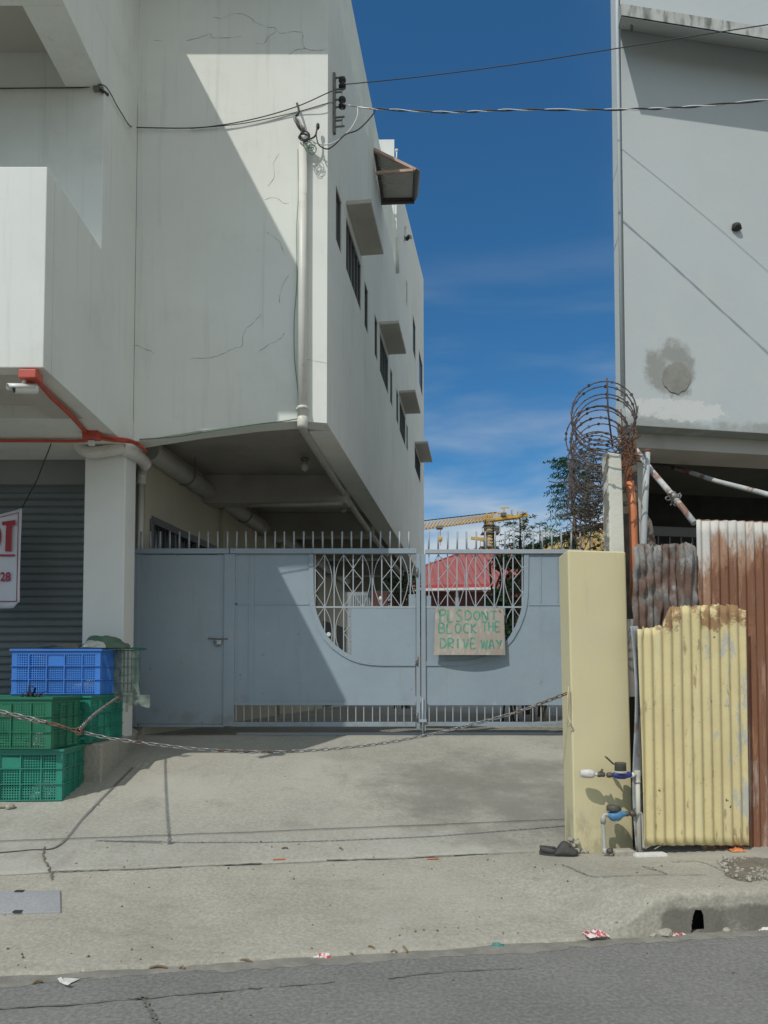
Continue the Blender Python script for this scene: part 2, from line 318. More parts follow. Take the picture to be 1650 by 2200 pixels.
# ------------------------------------------------------------------ mesh helpers
class MB:
    def __init__(s): s.v = []; s.f = []; s.sm = []
    def add(s, verts, faces, smooth=False):
        o = len(s.v); s.v += [tuple(v) for v in verts]
        for f in faces: s.f.append(tuple(i + o for i in f)); s.sm.append(smooth)
        return s
    def hexa(s, a, b):          # two loops of equal length (bottom, top)
        n = len(a)
        s.add(list(a) + list(b), [tuple(range(n))[::-1], tuple(range(n, 2 * n))] + [(i, (i + 1) % n, n + (i + 1) % n, n + i) for i in range(n)])
        return s
    def box(s, x0, x1, y0, y1, z0, z1):
        return s.hexa([(x0, y0, z0), (x1, y0, z0), (x1, y1, z0), (x0, y1, z0)], [(x0, y0, z1), (x1, y0, z1), (x1, y1, z1), (x0, y1, z1)])
    def obox(s, o, u, v, w):    # origin corner and three edge vectors
        o, u, v, w = map(Vector, (o, u, v, w))
        a = [o, o + u, o + u + v, o + v]
        return s.hexa(a, [p + w for p in a])
    def bar(s, a, b, wx, wy=None, up=(0, 0, 1)):
        a, b = Vector(a), Vector(b); wy = wy or wx
        t = (b - a).normalized(); up = Vector(up)
        if abs(t.dot(up)) > .98: up = Vector((0, 1, 0))
        x = t.cross(up).normalized(); y = x.cross(t).normalized()
        c = [x * wx * .5 * i + y * wy * .5 * j for i, j in ((-1, -1), (1, -1), (1, 1), (-1, 1))]
        return s.hexa([a + q for q in c], [b + q for q in c])
    def prism(s, pts, off):
        off = Vector(off); a = [Vector(p) for p in pts]
        return s.hexa(a, [p + off for p in a])
    def tube(s, pts, r, n=8, closed=False, cap=True):
        pts = [Vector(p) for p in pts]; m = len(pts)
        rr = r if isinstance(r, (list, tuple)) else [r] * m
        ts = []
        for i in range(m):
            if closed: t = pts[(i + 1) % m] - pts[i - 1]
            else: t = pts[min(i + 1, m - 1)] - pts[max(i - 1, 0)]
            ts.append(t.normalized() if t.length > 1e-9 else Vector((0, 0, 1)))
        x = ts[0].orthogonal().normalized(); V = []
        for i in range(m):
            x = (x - ts[i] * x.dot(ts[i]))
            x = x.normalized() if x.length > 1e-6 else ts[i].orthogonal().normalized()
            y = ts[i].cross(x)
            for k in range(n):
                a = 2 * math.pi * k / n
                V.append(pts[i] + (x * math.cos(a) + y * math.sin(a)) * rr[i])
        Fc = []
        for i in range(m if closed else m - 1):
            j = (i + 1) % m
            for k in range(n):
                l = (k + 1) % n
                Fc.append((i * n + k, i * n + l, j * n + l, j * n + k))
        s.add(V, Fc, True)
        if cap and not closed:
            o = len(s.v) - m * n
            s.f.append(tuple(o + k for k in range(n))[::-1]); s.sm.append(False)
            s.f.append(tuple(o + (m - 1) * n + k for k in range(n))); s.sm.append(False)
        return s
    def lathe(s, o, axis, prof, n=14):
        o, axis = Vector(o), Vector(axis).normalized()
        return s.tube([o + axis * h for h, r in prof], [max(r, 1e-4) for h, r in prof], n)
    def grid(s, fn, nu, nv, smooth=True):
        V = [fn(i / nu, j / nv) for j in range(nv + 1) for i in range(nu + 1)]
        Fc = [(j * (nu + 1) + i, j * (nu + 1) + i + 1, (j + 1) * (nu + 1) + i + 1, (j + 1) * (nu + 1) + i) for j in range(nv) for i in range(nu)]
        return s.add(V, Fc, smooth)
    def ribbon(s, pts, wid, nrm, lift=.0015):
        nrm = Vector(nrm).normalized(); pts = [Vector(p) + nrm * lift for p in pts]; V = []
        for i, p in enumerate(pts):
            t = pts[min(i + 1, len(pts) - 1)] - pts[max(i - 1, 0)]
            d = t.cross(nrm).normalized() * (wid[i] if isinstance(wid, list) else wid) * .5
            V += [p - d, p + d]
        return s.add(V, [(2 * i, 2 * i + 1, 2 * i + 3, 2 * i + 2) for i in range(len(pts) - 1)])
    def mesh(s, name, mat):
        me = bpy.data.meshes.new(name); me.from_pydata(s.v, [], s.f)
        for p, q in zip(me.polygons, s.sm): p.use_smooth = q
        bm = bmesh.new(); bm.from_mesh(me); bmesh.ops.recalc_face_normals(bm, faces=bm.faces); bm.to_mesh(me); bm.free()
        me.materials.append(MAT[mat]); me.update(); return me
    def build(s, name, mat, parent=None, bevel=0, local=False, kind=None, label=None):
        o = bpy.data.objects.new(name, s.mesh(name, mat)); COL.objects.link(o)
        if parent is not None: child(o, parent, local)
        if bevel:
            b = o.modifiers.new('bevel', 'BEVEL'); b.width = bevel; b.segments = 2; b.limit_method = 'ANGLE'; b.angle_limit = R(40)
        if kind: o['kind'] = kind
        if label: o['label'] = label
        return o

def child(o, parent, local=False):
    o.parent = parent
    if not local and parent.type == 'EMPTY':
        o.matrix_parent_inverse = Matrix.Translation(-Vector(parent.location))
def tag(o, label, cat, group=None):
    o['label'] = label; o['category'] = cat
    if group: o['group'] = group
    return o
def thing(name, label, cat, loc=(0, 0, 0), group=None, rotz=0):
    o = bpy.data.objects.new(name, None); COL.objects.link(o); o.location = loc; o.rotation_euler = (0, 0, rotz)
    o.empty_display_size = .1
    return tag(o, label, cat, group)
def structure(o):
    o['kind'] = 'structure'; return o
def link_copy(o, parent, loc=None, rotq=None, name=None):
    c = o.copy(); COL.objects.link(c); c.parent = parent; c.matrix_parent_inverse = Matrix.Identity(4)
    if loc is not None: c.location = loc
    if rotq is not None: c.rotation_mode = 'QUATERNION'; c.rotation_quaternion = rotq
    return c
def spline(pts, k=8):
    pts = [Vector(p) for p in pts]; q = [pts[0]] + pts + [pts[-1]]; out = []
    for i in range(1, len(q) - 2):
        a, b, c, d = q[i - 1:i + 3]
        for j in range(k):
            t = j / k
            out.append(.5 * ((2 * b) + (c - a) * t + (2 * a - 5 * b + 4 * c - d) * t * t + (3 * b - a - 3 * c + d) * t ** 3))
    out.append(pts[-1]); return out
def nz(x, y, z=0): return noise.noise(Vector((x, y, z)))
def text_mesh(body, mat, p0, ux, uz, width, height, name, parent, bold=.0, label=None):
    cu = bpy.data.curves.new('t', 'FONT'); cu.body = body; cu.offset = bold; cu.resolution_u = 4
    to = bpy.data.objects.new('t', cu); COL.objects.link(to)
    dg = bpy.context.evaluated_depsgraph_get(); dg.update()
    me = bpy.data.meshes.new_from_object(to.evaluated_get(dg))
    xs = [v.co.x for v in me.vertices]; ys = [v.co.y for v in me.vertices]
    x0, x1, y0, y1 = min(xs), max(xs), min(ys), max(ys)
    ux, uz, p0 = Vector(ux), Vector(uz), Vector(p0)
    for v in me.vertices:
        v.co = p0 + ux * ((v.co.x - x0) / (x1 - x0) * width) + uz * ((v.co.y - y0) / (y1 - y0) * height)
    bpy.data.objects.remove(to); bpy.data.curves.remove(cu)
    me.name = name; me.materials.clear(); me.materials.append(MAT[mat])
    o = bpy.data.objects.new(name, me); COL.objects.link(o); child(o, parent); return o

# ------------------------------------------------------------------ ground
A = R(10.2); ca, sa = math.cos(A), math.sin(A)
N0, N1 = 4.114, 5.46            # road edge, crease where the driveway starts to climb
YG = 9.06; ZG = .82             # gate plane, ground there
def en(x, y): return x * ca + y * sa, -x * sa + y * ca
def xy(e, n): return e * ca - n * sa, e * sa + n * ca
def sstep(a, b, x):
    t = max(0, min(1, (x - a) / (b - a))); return t * t * (3 - 2 * t)
def gz(x, y):
    e, n = en(x, y)
    if n < N0: return 0
    hi = .240 - .04 * sstep(N0, N1, n)
    lo = .02 + .165 * (n - N0) / (N1 - N0) if n < N1 else None
    if lo is None:
        yj = (N1 + x * sa) / ca
        s = (y - yj) / (YG - yj)
        lo = .185 + (ZG - .185) * min(1, s)
    k = sstep(1.95, 2.45, e + .40 * (n - N0))
    if n >= N1: k = sstep(0, .12, x - (1.50 + (y - 5.7) * .235))
    return lo * (1 - k) + hi * k
def ground_pt(px, py, lift=0):
    r = ray(px, py); lo, hi = 1.0, 60.0
    f = lambda t: (CAMP + r * t).z - gz(*(CAMP + r * t).xy)
    for _ in range(50):
        m = (lo + hi) / 2
        if f(m) > 0: lo = m
        else: hi = m
    p = CAMP + r * lo; p.z = gz(p.x, p.y) + lift; return p

g = MB(); g.add([(-400, -400, -.35), (400, -400, -.35), (400, 900, -.35), (-400, 900, -.35)], [(0, 1, 2, 3)])
structure(g.build('ground', 'soil'))
g = MB()
def froad(u, v):
    e = -30 + 60 * u; n = -8 + (N0 + .06 + 8) * v
    x, y = xy(e, n); return (x, y, .004 * nz(e * 1.3, n * 1.3) if n > 1 else 0)
g.grid(froad, 240, 60)
road = structure(g.build('road', 'asphalt'))

def slab_sheet(name, e0, e1, n0, n1, ne, nn, mat, edge=.02, amp=.006, rag0=.0, rag1=.0):
    g = MB()
    def f(u, v):
        e = e0 + (e1 - e0) * u
        a = n0 + rag0 * (nz(e * 3.1, 7) + .6 * nz(e * 9, 3)); b = n1 + rag1 * (nz(e * 3.1, 17) + .6 * nz(e * 11, 13))
        n = a + (b - a) * v
        x, y = xy(e, n); z = gz(x, max(y, 0)) if n >= N0 else gz(*xy(e, N0 + .001))
        z += amp * (nz(e * 1.7, n * 1.7, 2) + .5 * nz(e * 5, n * 5, 3))
        return (x, y, z)
    g.grid(f, ne, nn)
    # skirt all round
    W = ne + 1; loop = list(range(W)) + [W * j + ne for j in range(1, nn + 1)] + [W * nn + i for i in range(ne - 1, -1, -1)] + [W * j for j in range(nn - 1, 0, -1)]
    k = len(loop); low = [(g.v[i][0], g.v[i][1], g.v[i][2] - .12) for i in loop]
    o = len(g.v); g.v += low
    for i in range(k):
        g.f.append((loop[i], loop[(i + 1) % k], o + (i + 1) % k, o + i)); g.sm.append(False)
    return g

# sloping pavement apron, rising to a kerb with a drain opening at the right
g = MB()
E0, E1 = 1.62, 9.0
es = [-9 + (E0 + 9) * i / 160 for i in range(160)] + [E0 + (2.9 - E0) * i / 260 for i in range(261)] + [2.9 + (E1 - 2.9) * i / 40 for i in range(1, 41)]
ns = [0, .012, .03, .06, .1, .15, .2, .26, .33, .4, .48, .56, .65, .74, .83, .92, 1.0, 1.08, 1.16, 1.24, 1.30, N1 - N0 - .012]
def kz(e, dn):
    x, y = xy(e, N0 + max(dn, .001)); z = gz(x, y)
    k = sstep(2.1, 2.4, e)
    if dn < .05: z -= (.05 - dn) * (.3 + .4 * nz(e * 7, 4)) * k
    n = N0 + dn; return z + .006 * (nz(e * 1.7, n * 1.7, 2) + .5 * nz(e * 5, n * 5, 3))
V = []; Fc = []
rows = [-1.0] + [.05 * i for i in range(1, 18)]         # kerb face rows as fractions of the kerb height
for e in es:
    top = kz(e, 0)
    wob = .02 * nz(e * 2.5, 3) + .012 * nz(e * 9, 6) + (.03 * nz(e * 3.1, 7) + .02 * nz(e * 14, 3)) * (1 - sstep(1.6, 2.2, e)) + .025 * nz(e * 6, 11) * sstep(2.2, 2.5, e)
    for r in rows:
        x, y = xy(e, N0 - .015 * (1 - max(r, 0)) + wob); V.append((x, y, -.03 if r < 0 else top * r))
    for dn in ns:
        x, y = xy(e, N0 + dn + wob * (1 - min(1, dn * 2))); V.append((x, y, kz(e, dn)))
m = len(rows) + len(ns)
HX0 = en(*ground_pt(1478, 1988).xy)[0]; HX1 = en(*ground_pt(1506, 1986).xy)[0]
for i in range(len(es) - 1):
    for j in range(m - 1):
        em = .5 * (es[i] + es[i + 1]); hc = (HX0 + HX1) / 2; hw = (HX1 - HX0) / 2 + .012
        if j < 17 and abs(em - hc) < hw and (max(rows[j], 0) + rows[j + 1]) / 2 < .62 * (1 - abs((em - hc - .02) / hw) ** 3) + .04 * nz(em * 60, 2): continue
        Fc.append((i * m + j, (i + 1) * m + j, (i + 1) * m + j + 1, i * m + j + 1))
g.add(V, Fc, True)
structure(g.build('pavement', 'apron'))
# level ground between the pavement and the fence line at the right
g = MB()
def fback(u, v):
    e = 1.5 + 7.5 * u; n = N1 + .008 + 1.6 * v; x, y = xy(e, n); return (x, y, gz(x, max(y, 0)) if x > 1.62 + (y - 5.7) * .235 else .19)
g.grid(fback, 60, 8); structure(g.build('fence_ground', 'apron'))
g = MB(); xk, yk = xy(HX0 - .1, N0 + .16); g.obox((xk, yk, -.05), Vector((ca, sa, 0)) * (HX1 - HX0 + .2), Vector((-sa, ca, 0)) * .02, (0, 0, .2))
structure(g.build('drain_channel', 'dark'))

# pale silt washed along the road edge
g = MB(); V = []; m_ = 420
for i in range(m_ + 1):
    e = -5 + 10 * i / m_; wd = .07 + .09 * max(0, nz(e * 1.1, 21) + .3) + .05 * nz(e * 7, 23) + .03 * nz(e * 24, 25)
    for n, zz in ((N0 + .05, .004), (N0 - .02 - max(.005, wd) * .5, .004), (N0 - .02 - max(.01, wd), .0012)):
        x, y = xy(e, n); V.append((x, y, zz + .004 * nz(e * 1.3, n * 1.3)))
g.add(V, [(3 * i + k, 3 * i + 3 + k, 3 * i + 4 + k, 3 * i + 1 + k) for i in range(m_) for k in range(2)])
o = g.build('gutter_silt', 'silt'); o['kind'] = 'stuff'
# driveway ramp
g = slab_sheet('driveway', -3.6, 3.6, N1 + .012, N1 + .632, 110, 10, 'concrete', rag0=.012, rag1=0)
structure(g.build('driveway', 'concrete'))
g = MB()
def framp(u, v):
    x = -3.9 + 6.6 * u; yj = (N1 + .6325 + x * sa) / ca
    y = yj + (YG + .6 - yj) * v
    z = gz(x, y) if y < YG else ZG
    e, n = en(x, y); z += .006 * (nz(e * 1.7, n * 1.7, 2) + .5 * nz(e * 5, n * 5, 3))
    return (x, y, z)
g.grid(framp, 90, 50)
structure(g.build('driveway_ramp', 'concrete'))
g = MB(); g.add([(-14, YG + .55, ZG - .004), (40, YG + .55, ZG - .004), (40, 60, ZG - .004), (-14, 60, ZG - .004)], [(0, 1, 2, 3)])
structure(g.build('yard', 'concrete'))
# raised shop floor at the left
g = MB(); g.prism([(-7, 7.17, -.1), (-2.62, 7.17, -.1), (-2.74, 8.5, -.1), (-3.2, 9.0, -.1), (-7, 9.3, -.1)], (0, 0, .98))
structure(g.build('shop_floor', 'concrete', bevel=.02))
ZF = .88
# joints, seams and cracks in the paving, and a painted-in chain shadow
def gline(pxs, lift=.004): return [ground_pt(x, y, lift) for x, y in spline([Vector((x, y, 0)) for x, y in pxs], 6) for x, y in [(x, y)]] if False else [ground_pt(q.x, q.y, lift) for q in spline([(x, y, 0) for x, y in pxs], 8)]
def jit(pts, a=.006):
    return [p + Vector((random.uniform(-a, a), random.uniform(-a, a), 0)) for p in pts]
shadow_mb = MB()
shadow_mb.ribbon(gline([(-40, 1836), (60, 1827), (125, 1818), (185, 1752), (240, 1695), (285, 1650)]), .022, (0, 0, 1))  # dark ground strip standing in for a chain's cast shadow
structure(shadow_mb.build('chain_shadow_strip', 'chain_shade'))
cr = MB()
for pts, wd in (([(95, 1820), (94, 1845), (102, 1860), (110, 1880), (112, 1892)], .014),
                ([(110, 1874), (240, 1869), (390, 1863)], .008), ([(460, 1862), (560, 1856)], .012), ([(700, 1850), (860, 1844), (1000, 1838), (1150, 1832)], .010),
                ([(1205, 1858), (1240, 1872), (1272, 1884), (1330, 1884), (1430, 1880), (1520, 1882)], .008), ([(1380, 1862), (1420, 1874), (1432, 1880)], .010),
                ([(1445, 1853), (1490, 1852), (1520, 1858), (1560, 1876)], .007)):
    q = jit(gline(pts, .006), .007); cr = MB(); cr.ribbon(q, [wd * random.uniform(.4, 1.4) for _ in q], (0, 0, 1)); structure(cr.build('paving_crack', 'joint'))
cr = MB()
for pts, wd in (([(-20, 2172), (150, 2160), (300, 2147), (440, 2134), (560, 2124)], .010), ([(305, 2148), (322, 2168), (335, 2198), (340, 2215)], .020),
                ([(600, 2122), (720, 2112)], .008), ([(830, 2104), (960, 2090), (1120, 2082)], .007), ([(290, 2148), (315, 2144)], .02)):
    q = jit(gline(pts, .005), .008); cr = MB(); cr.ribbon(q, [wd * random.uniform(.3, 1.5) for _ in q], (0, 0, 1)); structure(cr.build('road_crack', 'joint'))
# concrete cover slab let into the pavement
t = thing('drain_cover', 'flat grey rectangular concrete cover let into the pavement at left', 'drain cover', ground_pt(60, 1940))
q = [ground_pt(x, y, .012) for x, y in ((-60, 1966), (131, 1963), (130, 1915), (-60, 1919))]
g = MB(); g.hexa([p - Vector((0, 0, .06)) for p in q], q); g.build('cover_plate', 'slab', t, bevel=.006)
for x, y in ((38, 1963), (42, 1919)):
    a = ground_pt(x - 9, y, .0135); b = ground_pt(x + 9, y, .0135); MB().bar(a, b, .035, .006).build('lift_slot', 'dark', t)

# ------------------------------------------------------------------ white building (left)
XL, YW = -2.68, 8.1
ZE = EYE
C0 = P(702, 909, YW); XC = C0.x
WD = Vector((.1322, .9912, 0)).normalized(); WN = Vector((WD.y, -WD.x, 0))     # right wall: direction and outward normal
def wall_t(px):      # distance along the right wall for a pixel column
    k = (px - 825) / F
    return (XC - YW * k) / (WD.y * k - WD.x)
def WP(t, z, out=0): return Vector((XC, YW, 0)) + WD * t + WN * out + Vector((0, 0, z))
def wz(px, py): t = wall_t(px); return t, P(px, py, YW + WD.y * t).z
wb = thing('white_building', 'large white plastered building with long window wall along the driveway', 'building', (-2.0, 8.0, ZF))
Z_TOP = 7.94 + ZE
fpts = [(280, 950), (300, 946), (420, 927), (550, 911), (640, 904)]
fr = [P(x, y, YW) for x, y in fpts]; fr[0].x = XL
a = fr + [C0, Vector((XC, YW, Z_TOP)), Vector((XL, YW, Z_TOP))]
b = [p + Vector((0, .25, 0)) for p in a]
for i in (5, 6): b[i] = Vector((XC + .25 * WD.x / WD.y, YW + .25, a[i].z))
g = MB(); g.hexa(a, b); front_wall = g.build('front_wall', 'plaster', wb)
# overhanging roof slab above the frame
g = MB(); g.box(-6.5, XC + .04, 7.32, YW - .002, Z_TOP - .01, Z_TOP + .22); g.build('roof_slab', 'plaster', wb)
# right wall with real window openings
T1, T2 = 6.48, 12.96
wins = []
for xl, xr, yt, yb, kind in ((719, 731.5, 396, 513, 0), (741.6, 774.7, 465, 576, 1), (782.4, 790.4, 602, 698, 0),
                             (804.5, 811, 673, 760, 0), (816, 834.4, 713, 796, 1), (838.7, 843.5, 788, 862, 0),
                             (852, 856.5, 834, 902, 0), (859, 871.5, 858, 924, 1), (874, 877, 909, 962, 0), (892, 904, 956, 1004, 1),
                             (874.4, 876.2, 600, 651, 2), (888.2, 894, 674, 752, 2), (901.6, 909, 749, 821, 2)):
    t0, z1 = wz(xl, yt); _, z0 = wz(xl, yb); t1 = wall_t(xr)
    wins.append((t0, t1, z0, z1, kind))
def zt(t):
    if t < T1: return Z_TOP
    return P(853, 366, YW + WD.y * T1).z + (P(912, 600, YW + WD.y * T2).z - P(853, 366, YW + WD.y * T1).z) * (t - T1) / (T2 - T1)
ZB = C0.z
def wall_piece(ts0, ts1):
    ws = [q for q in wins if ts0 <= q[0] < ts1]
    tt = sorted(set([ts0, T1, ts1] + [q[0] for q in ws] + [q[1] for q in ws]))
    zz = sorted(set([ZB] + [q[2] for q in ws] + [q[3] for q in ws]))
    g = MB()
    for i in range(len(tt) - 1):
        for j in range(len(zz)):
            z0 = zz[j]
            tm = (tt[i] + tt[i + 1]) / 2
            if j < len(zz) - 1:
                z1 = zz[j + 1]; zm = (z0 + z1) / 2
                if any(q[0] < tm < q[1] and q[2] < zm < q[3] for q in ws): continue
                za = zb = z1
            else: za, zb = zt(tt[i] + 1e-4), zt(tt[i + 1] - 1e-4)
            g.add([WP(tt[i], z0), WP(tt[i + 1], z0), WP(tt[i + 1], zb), WP(tt[i], za)], [(0, 1, 2, 3)])
    D = -.035
    for t0, t1, z0, z1, k in ws:
        c = [(t0, z0), (t1, z0), (t1, z1), (t0, z1)]
        for q in range(4):
            (p0, p1), (q0, q1) = c[q], c[(q + 1) % 4]
            g.add([WP(p0, p1), WP(q0, q1), WP(q0, q1, D), WP(p0, p1, D)], [(0, 1, 2, 3)])
    # back faces, bottom, tops, ends and the step up to the rear part
    for u0, u1 in ((ts0, T1), (T1, ts1)):
        za, zb = zt(u0 + 1e-4), zt(u1 - 1e-4)
        g.add([WP(u0, ZB, -.3), WP(u1, ZB, -.3), WP(u1, zb, -.3), WP(u0, za, -.3)], [(3, 2, 1, 0)])
        g.add([WP(u0, za), WP(u1, zb), WP(u1, zb, -.3), WP(u0, za, -.3)], [(3, 2, 1, 0)])
    g.add([WP(ts0, ZB), WP(ts1, ZB), WP(ts1, ZB, -.3), WP(ts0, ZB, -.3)], [(0, 1, 2, 3)])
    for u, lo_, hi_ in ((ts0, ZB, Z_TOP), (T1, Z_TOP, zt(T1 + 1e-4)), (ts1, ZB, zt(ts1 - 1e-4))):
        g.add([WP(u, lo_), WP(u, hi_), WP(u, hi_, -.3), WP(u, lo_, -.3)], [(0, 1, 2, 3)])
    return g
wall_piece(.2523, T2).build('side_wall', 'plaster', wb)
for t0, t1, z0, z1, k in wins:
    g = MB(); fw = .045
    for p, q in (((t0, z0), (t1, z0)), ((t1, z0), (t1, z1)), ((t1, z1), (t0, z1)), ((t0, z1), (t0, z0))):
        g.bar(WP(p[0], p[1], -.022), WP(q[0], q[1], -.022), fw, .02, WN)
    if k == 1:
        n = 5
        for i in range(1, n):
            tm = t0 + (t1 - t0) * i / n; g.bar(WP(tm, z0, -.022), WP(tm, z1, -.022), .03, .02, WN)
    wf = g.build('window', 'frame', wb)
    g = MB(); g.add([WP(t0, z0, -.033), WP(t1, z0, -.033), WP(t1, z1, -.033), WP(t0, z1, -.033)], [(0, 1, 2, 3)]); g.build('pane', 'glass', wf)
# thin concrete sunshade slabs over the wide windows
for xl, xr, y0, y1, xe in ((741.6, 775, 431, 440, 797), (815, 835, 692, 697, 856.5), (858, 872, 840, 844, 892), (892, 904.5, 950, 953, 919)):
    t0, z1 = wz(xl, y0); z0 = wz(xl, y1)[1]; t1 = wall_t(xr)
    # protrusion from the pixel of the near outer corner
    o = PP(xe, y1, WP(t0, z0), WD); out = (o - WP(t0, z0)).dot(WN)
    g = MB(); g.obox(WP(t0, z0, .002), WD * (t1 - t0), WN * out, (0, 0, max(.05, z1 - z0)))
    g.build('sunshade', 'soffit', wb, bevel=.006)
# cracks in the front wall plaster
cr = MB()
for pts in ([(455, 36), (478, 40), (500, 30), (530, 33), (548, 48), (575, 58), (590, 60), (603, 72), (630, 68), (650, 72), (650, 88), (656, 104), (680, 108), (702, 105)],
            [(550, 93), (566, 93), (578, 78), (592, 68)], [(330, 86), (350, 88)], [(400, 88), (425, 82), (452, 73), (456, 82), (500, 80), (520, 78)], [(620, 118), (636, 108), (656, 105)],
            [(410, 770), (440, 770), (470, 764), (500, 750), (520, 742), (525, 712), (548, 690), (560, 675)], [(557, 755), (580, 740), (602, 728), (612, 716)], [(285, 740), (310, 748), (332, 760)],
            [(600, 330), (588, 350), (590, 380), (575, 400)], [(570, 430), (590, 424), (610, 436), (622, 436)], [(660, 772), (685, 778), (702, 780)], [(620, 590), (605, 620), (600, 650)], [(575, 500), (600, 520), (610, 545)]):
    q = spline([P(x, y, YW) for x, y in pts], 4)
    q = [p + Vector((random.uniform(-.006, .006), 0, random.uniform(-.006, .006))) for p in q]
    cr = MB(); cr.ribbon(q, [random.uniform(.001, .0065) for _ in q], (0, -1, 0), .0012); cr.build('crack', 'crack', wb)
# left bay: balcony parapet, balcony back wall, upper bay
YB, YK = 5.94, 7.12
zb0, zb1 = 3.92, 5.549
g = MB(); g.box(-6.5, XL, YB, YB + .15, zb0, zb1); g.build('balcony_parapet', 'plaster', wb, bevel=.008)
g = MB(); g.box(XL - .15, XL - .002, YB + .152, YK - .002, zb0 + .004, zb1); g.build('balcony_parapet', 'plaster', wb)
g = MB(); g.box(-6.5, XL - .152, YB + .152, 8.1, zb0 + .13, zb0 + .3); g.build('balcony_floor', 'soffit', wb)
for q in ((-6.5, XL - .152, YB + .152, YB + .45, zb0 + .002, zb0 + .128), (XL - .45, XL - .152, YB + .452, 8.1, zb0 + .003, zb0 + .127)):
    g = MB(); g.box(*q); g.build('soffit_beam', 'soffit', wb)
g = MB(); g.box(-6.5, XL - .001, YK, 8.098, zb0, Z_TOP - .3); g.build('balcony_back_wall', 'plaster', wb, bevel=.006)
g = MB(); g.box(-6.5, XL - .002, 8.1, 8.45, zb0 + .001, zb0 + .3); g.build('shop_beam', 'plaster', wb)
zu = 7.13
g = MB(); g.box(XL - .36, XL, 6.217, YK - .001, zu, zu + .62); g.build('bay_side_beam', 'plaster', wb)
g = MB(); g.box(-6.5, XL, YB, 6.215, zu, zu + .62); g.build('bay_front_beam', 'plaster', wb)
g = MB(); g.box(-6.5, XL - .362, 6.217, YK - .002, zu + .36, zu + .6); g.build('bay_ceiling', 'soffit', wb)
g = MB(); g.box(-6.5, XL, 5.62, 8.099, zu + .622, 9.31); g.build('upper_parapet', 'plaster', wb)
# ground-floor column
ca0, ca1 = P(179, 1200, 8.0).x, P(267, 1200, 8.0).x
g = MB(); g.prism([(ca0, 8.0, ZF - .01), (ca1, 8.0, ZF - .01), (ca1, 8.34, ZF - .01), (ca0, 8.34, ZF - .01)], (0, 0, zb0 - ZF + .008)); g.build('column', 'plaster_low', wb, bevel=.01)
# shopfront: lintel, guide rails and a shutter of slats
g = MB(); g.box(-6.5, ca0 - .002, 8.46, 8.6, P(90, 1040, 8.45).z, zb0 + .32); g.build('shop_lintel', 'lintel', wb)
g = MB(); g.box(-6.5, ca0 - .03, 8.56, 8.58, ZF, P(90, 1040, 8.5).z); sh = g.build('roller_shutter', 'shutter', wb)
pitch = .0845; zs1 = P(90, 1040, 8.5).z
sg = MB(); prof = [(0, 0), (-.016, .006), (-.022, .02), (-.022, .058), (-.014, .070), (0, .076)]
sg.hexa([(-6.5, 8.56 + y, z) for y, z in prof], [(ca0 - .03, 8.56 + y, z) for y, z in prof]); slat0 = None
z = ZF + .003; i = 0
while z < zs1 - .08:
    if slat0 is None: slat0 = sg.build('slat', 'shutter', sh, local=True); s = slat0
    else: s = slat0.copy(); COL.objects.link(s)
    s.parent = sh; s.matrix_parent_inverse = Matrix.Identity(4); s.location = (0, 0, z); z += pitch; i += 1
# carport under the upper floors: ceiling, cross beams, cream wall, back
IW0 = Vector((-2.86, 9.13, 0)); IWD = Vector((.150, .9887, 0)).normalized()
zc = 2.98 + ZE
def quadbox(name, pts, z0, z1, mat, **k):
    g = MB(); g.prism([(x, y, z0) for x, y in pts], (0, 0, z1 - z0)); return g.build(name, mat, wb, **k)
e0 = WP(.26, 0, -.302); e1 = WP(T2 - .05, 0, -.302)
i1 = IW0 + IWD * 12.3
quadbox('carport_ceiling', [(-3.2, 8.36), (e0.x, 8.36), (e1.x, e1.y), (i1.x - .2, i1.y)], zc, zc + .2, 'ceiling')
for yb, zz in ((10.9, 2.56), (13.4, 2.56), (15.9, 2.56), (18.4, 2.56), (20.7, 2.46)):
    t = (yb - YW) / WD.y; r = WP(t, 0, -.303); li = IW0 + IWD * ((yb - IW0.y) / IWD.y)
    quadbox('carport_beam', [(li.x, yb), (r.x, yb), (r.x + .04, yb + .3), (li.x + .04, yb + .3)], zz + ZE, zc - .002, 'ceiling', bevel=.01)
lw = [IW0 + IWD * s for s in (0, 12.3)]
wn = Vector((IWD.y, -IWD.x, 0))
def IP(px, py): return PP(px, py, IW0, wn)
# cream wall split round its window
pa, pb, pc, pd = IP(306, 1098), IP(466, 1172), IP(466, 1200), IP(306, 1200)
ta, tb = max(.16, (pa - IW0).dot(IWD)), (pb - IW0).dot(IWD)
zw1 = pa.z - .05; zw0 = 1.75
def iwbox(t0, t1, z0, z1, d0=0, d1=-.2): 
    g = MB(); g.obox(IW0 + IWD * t0 + wn * d0 + Vector((0, 0, z0)), IWD * (t1 - t0), wn * (d1 - d0), (0, 0, z1 - z0)); return g
wl = iwbox(tb, 12.3, ZG - .01, zc - .003); 
for args in ((0, tb - .001, zw1, zc - .003), (0, tb - .001, ZG - .01, zw0), (0, ta, zw0 + .001, zw1 - .001)):
    q = iwbox(*args); wl.add(q.v, q.f)
wl.build('carport_wall', 'cream', wb)
for tt in (tb + .12, tb + 3.2, tb + 6.2): iwbox(tt, tt + .28, ZG, zc - .004, .05, .001).build('pilaster', 'cream', wb)
g = MB(); wc = lambda t, z, o: IW0 + IWD * t + wn * o + Vector((0, 0, z))
for p, q in (((ta, zw0), (tb, zw0)), ((tb, zw0), (tb, zw1)), ((tb, zw1), (ta, zw1)), ((ta, zw1), (ta, zw0))): g.bar(wc(*p, -.03), wc(*q, -.03), .09, .09, wn)
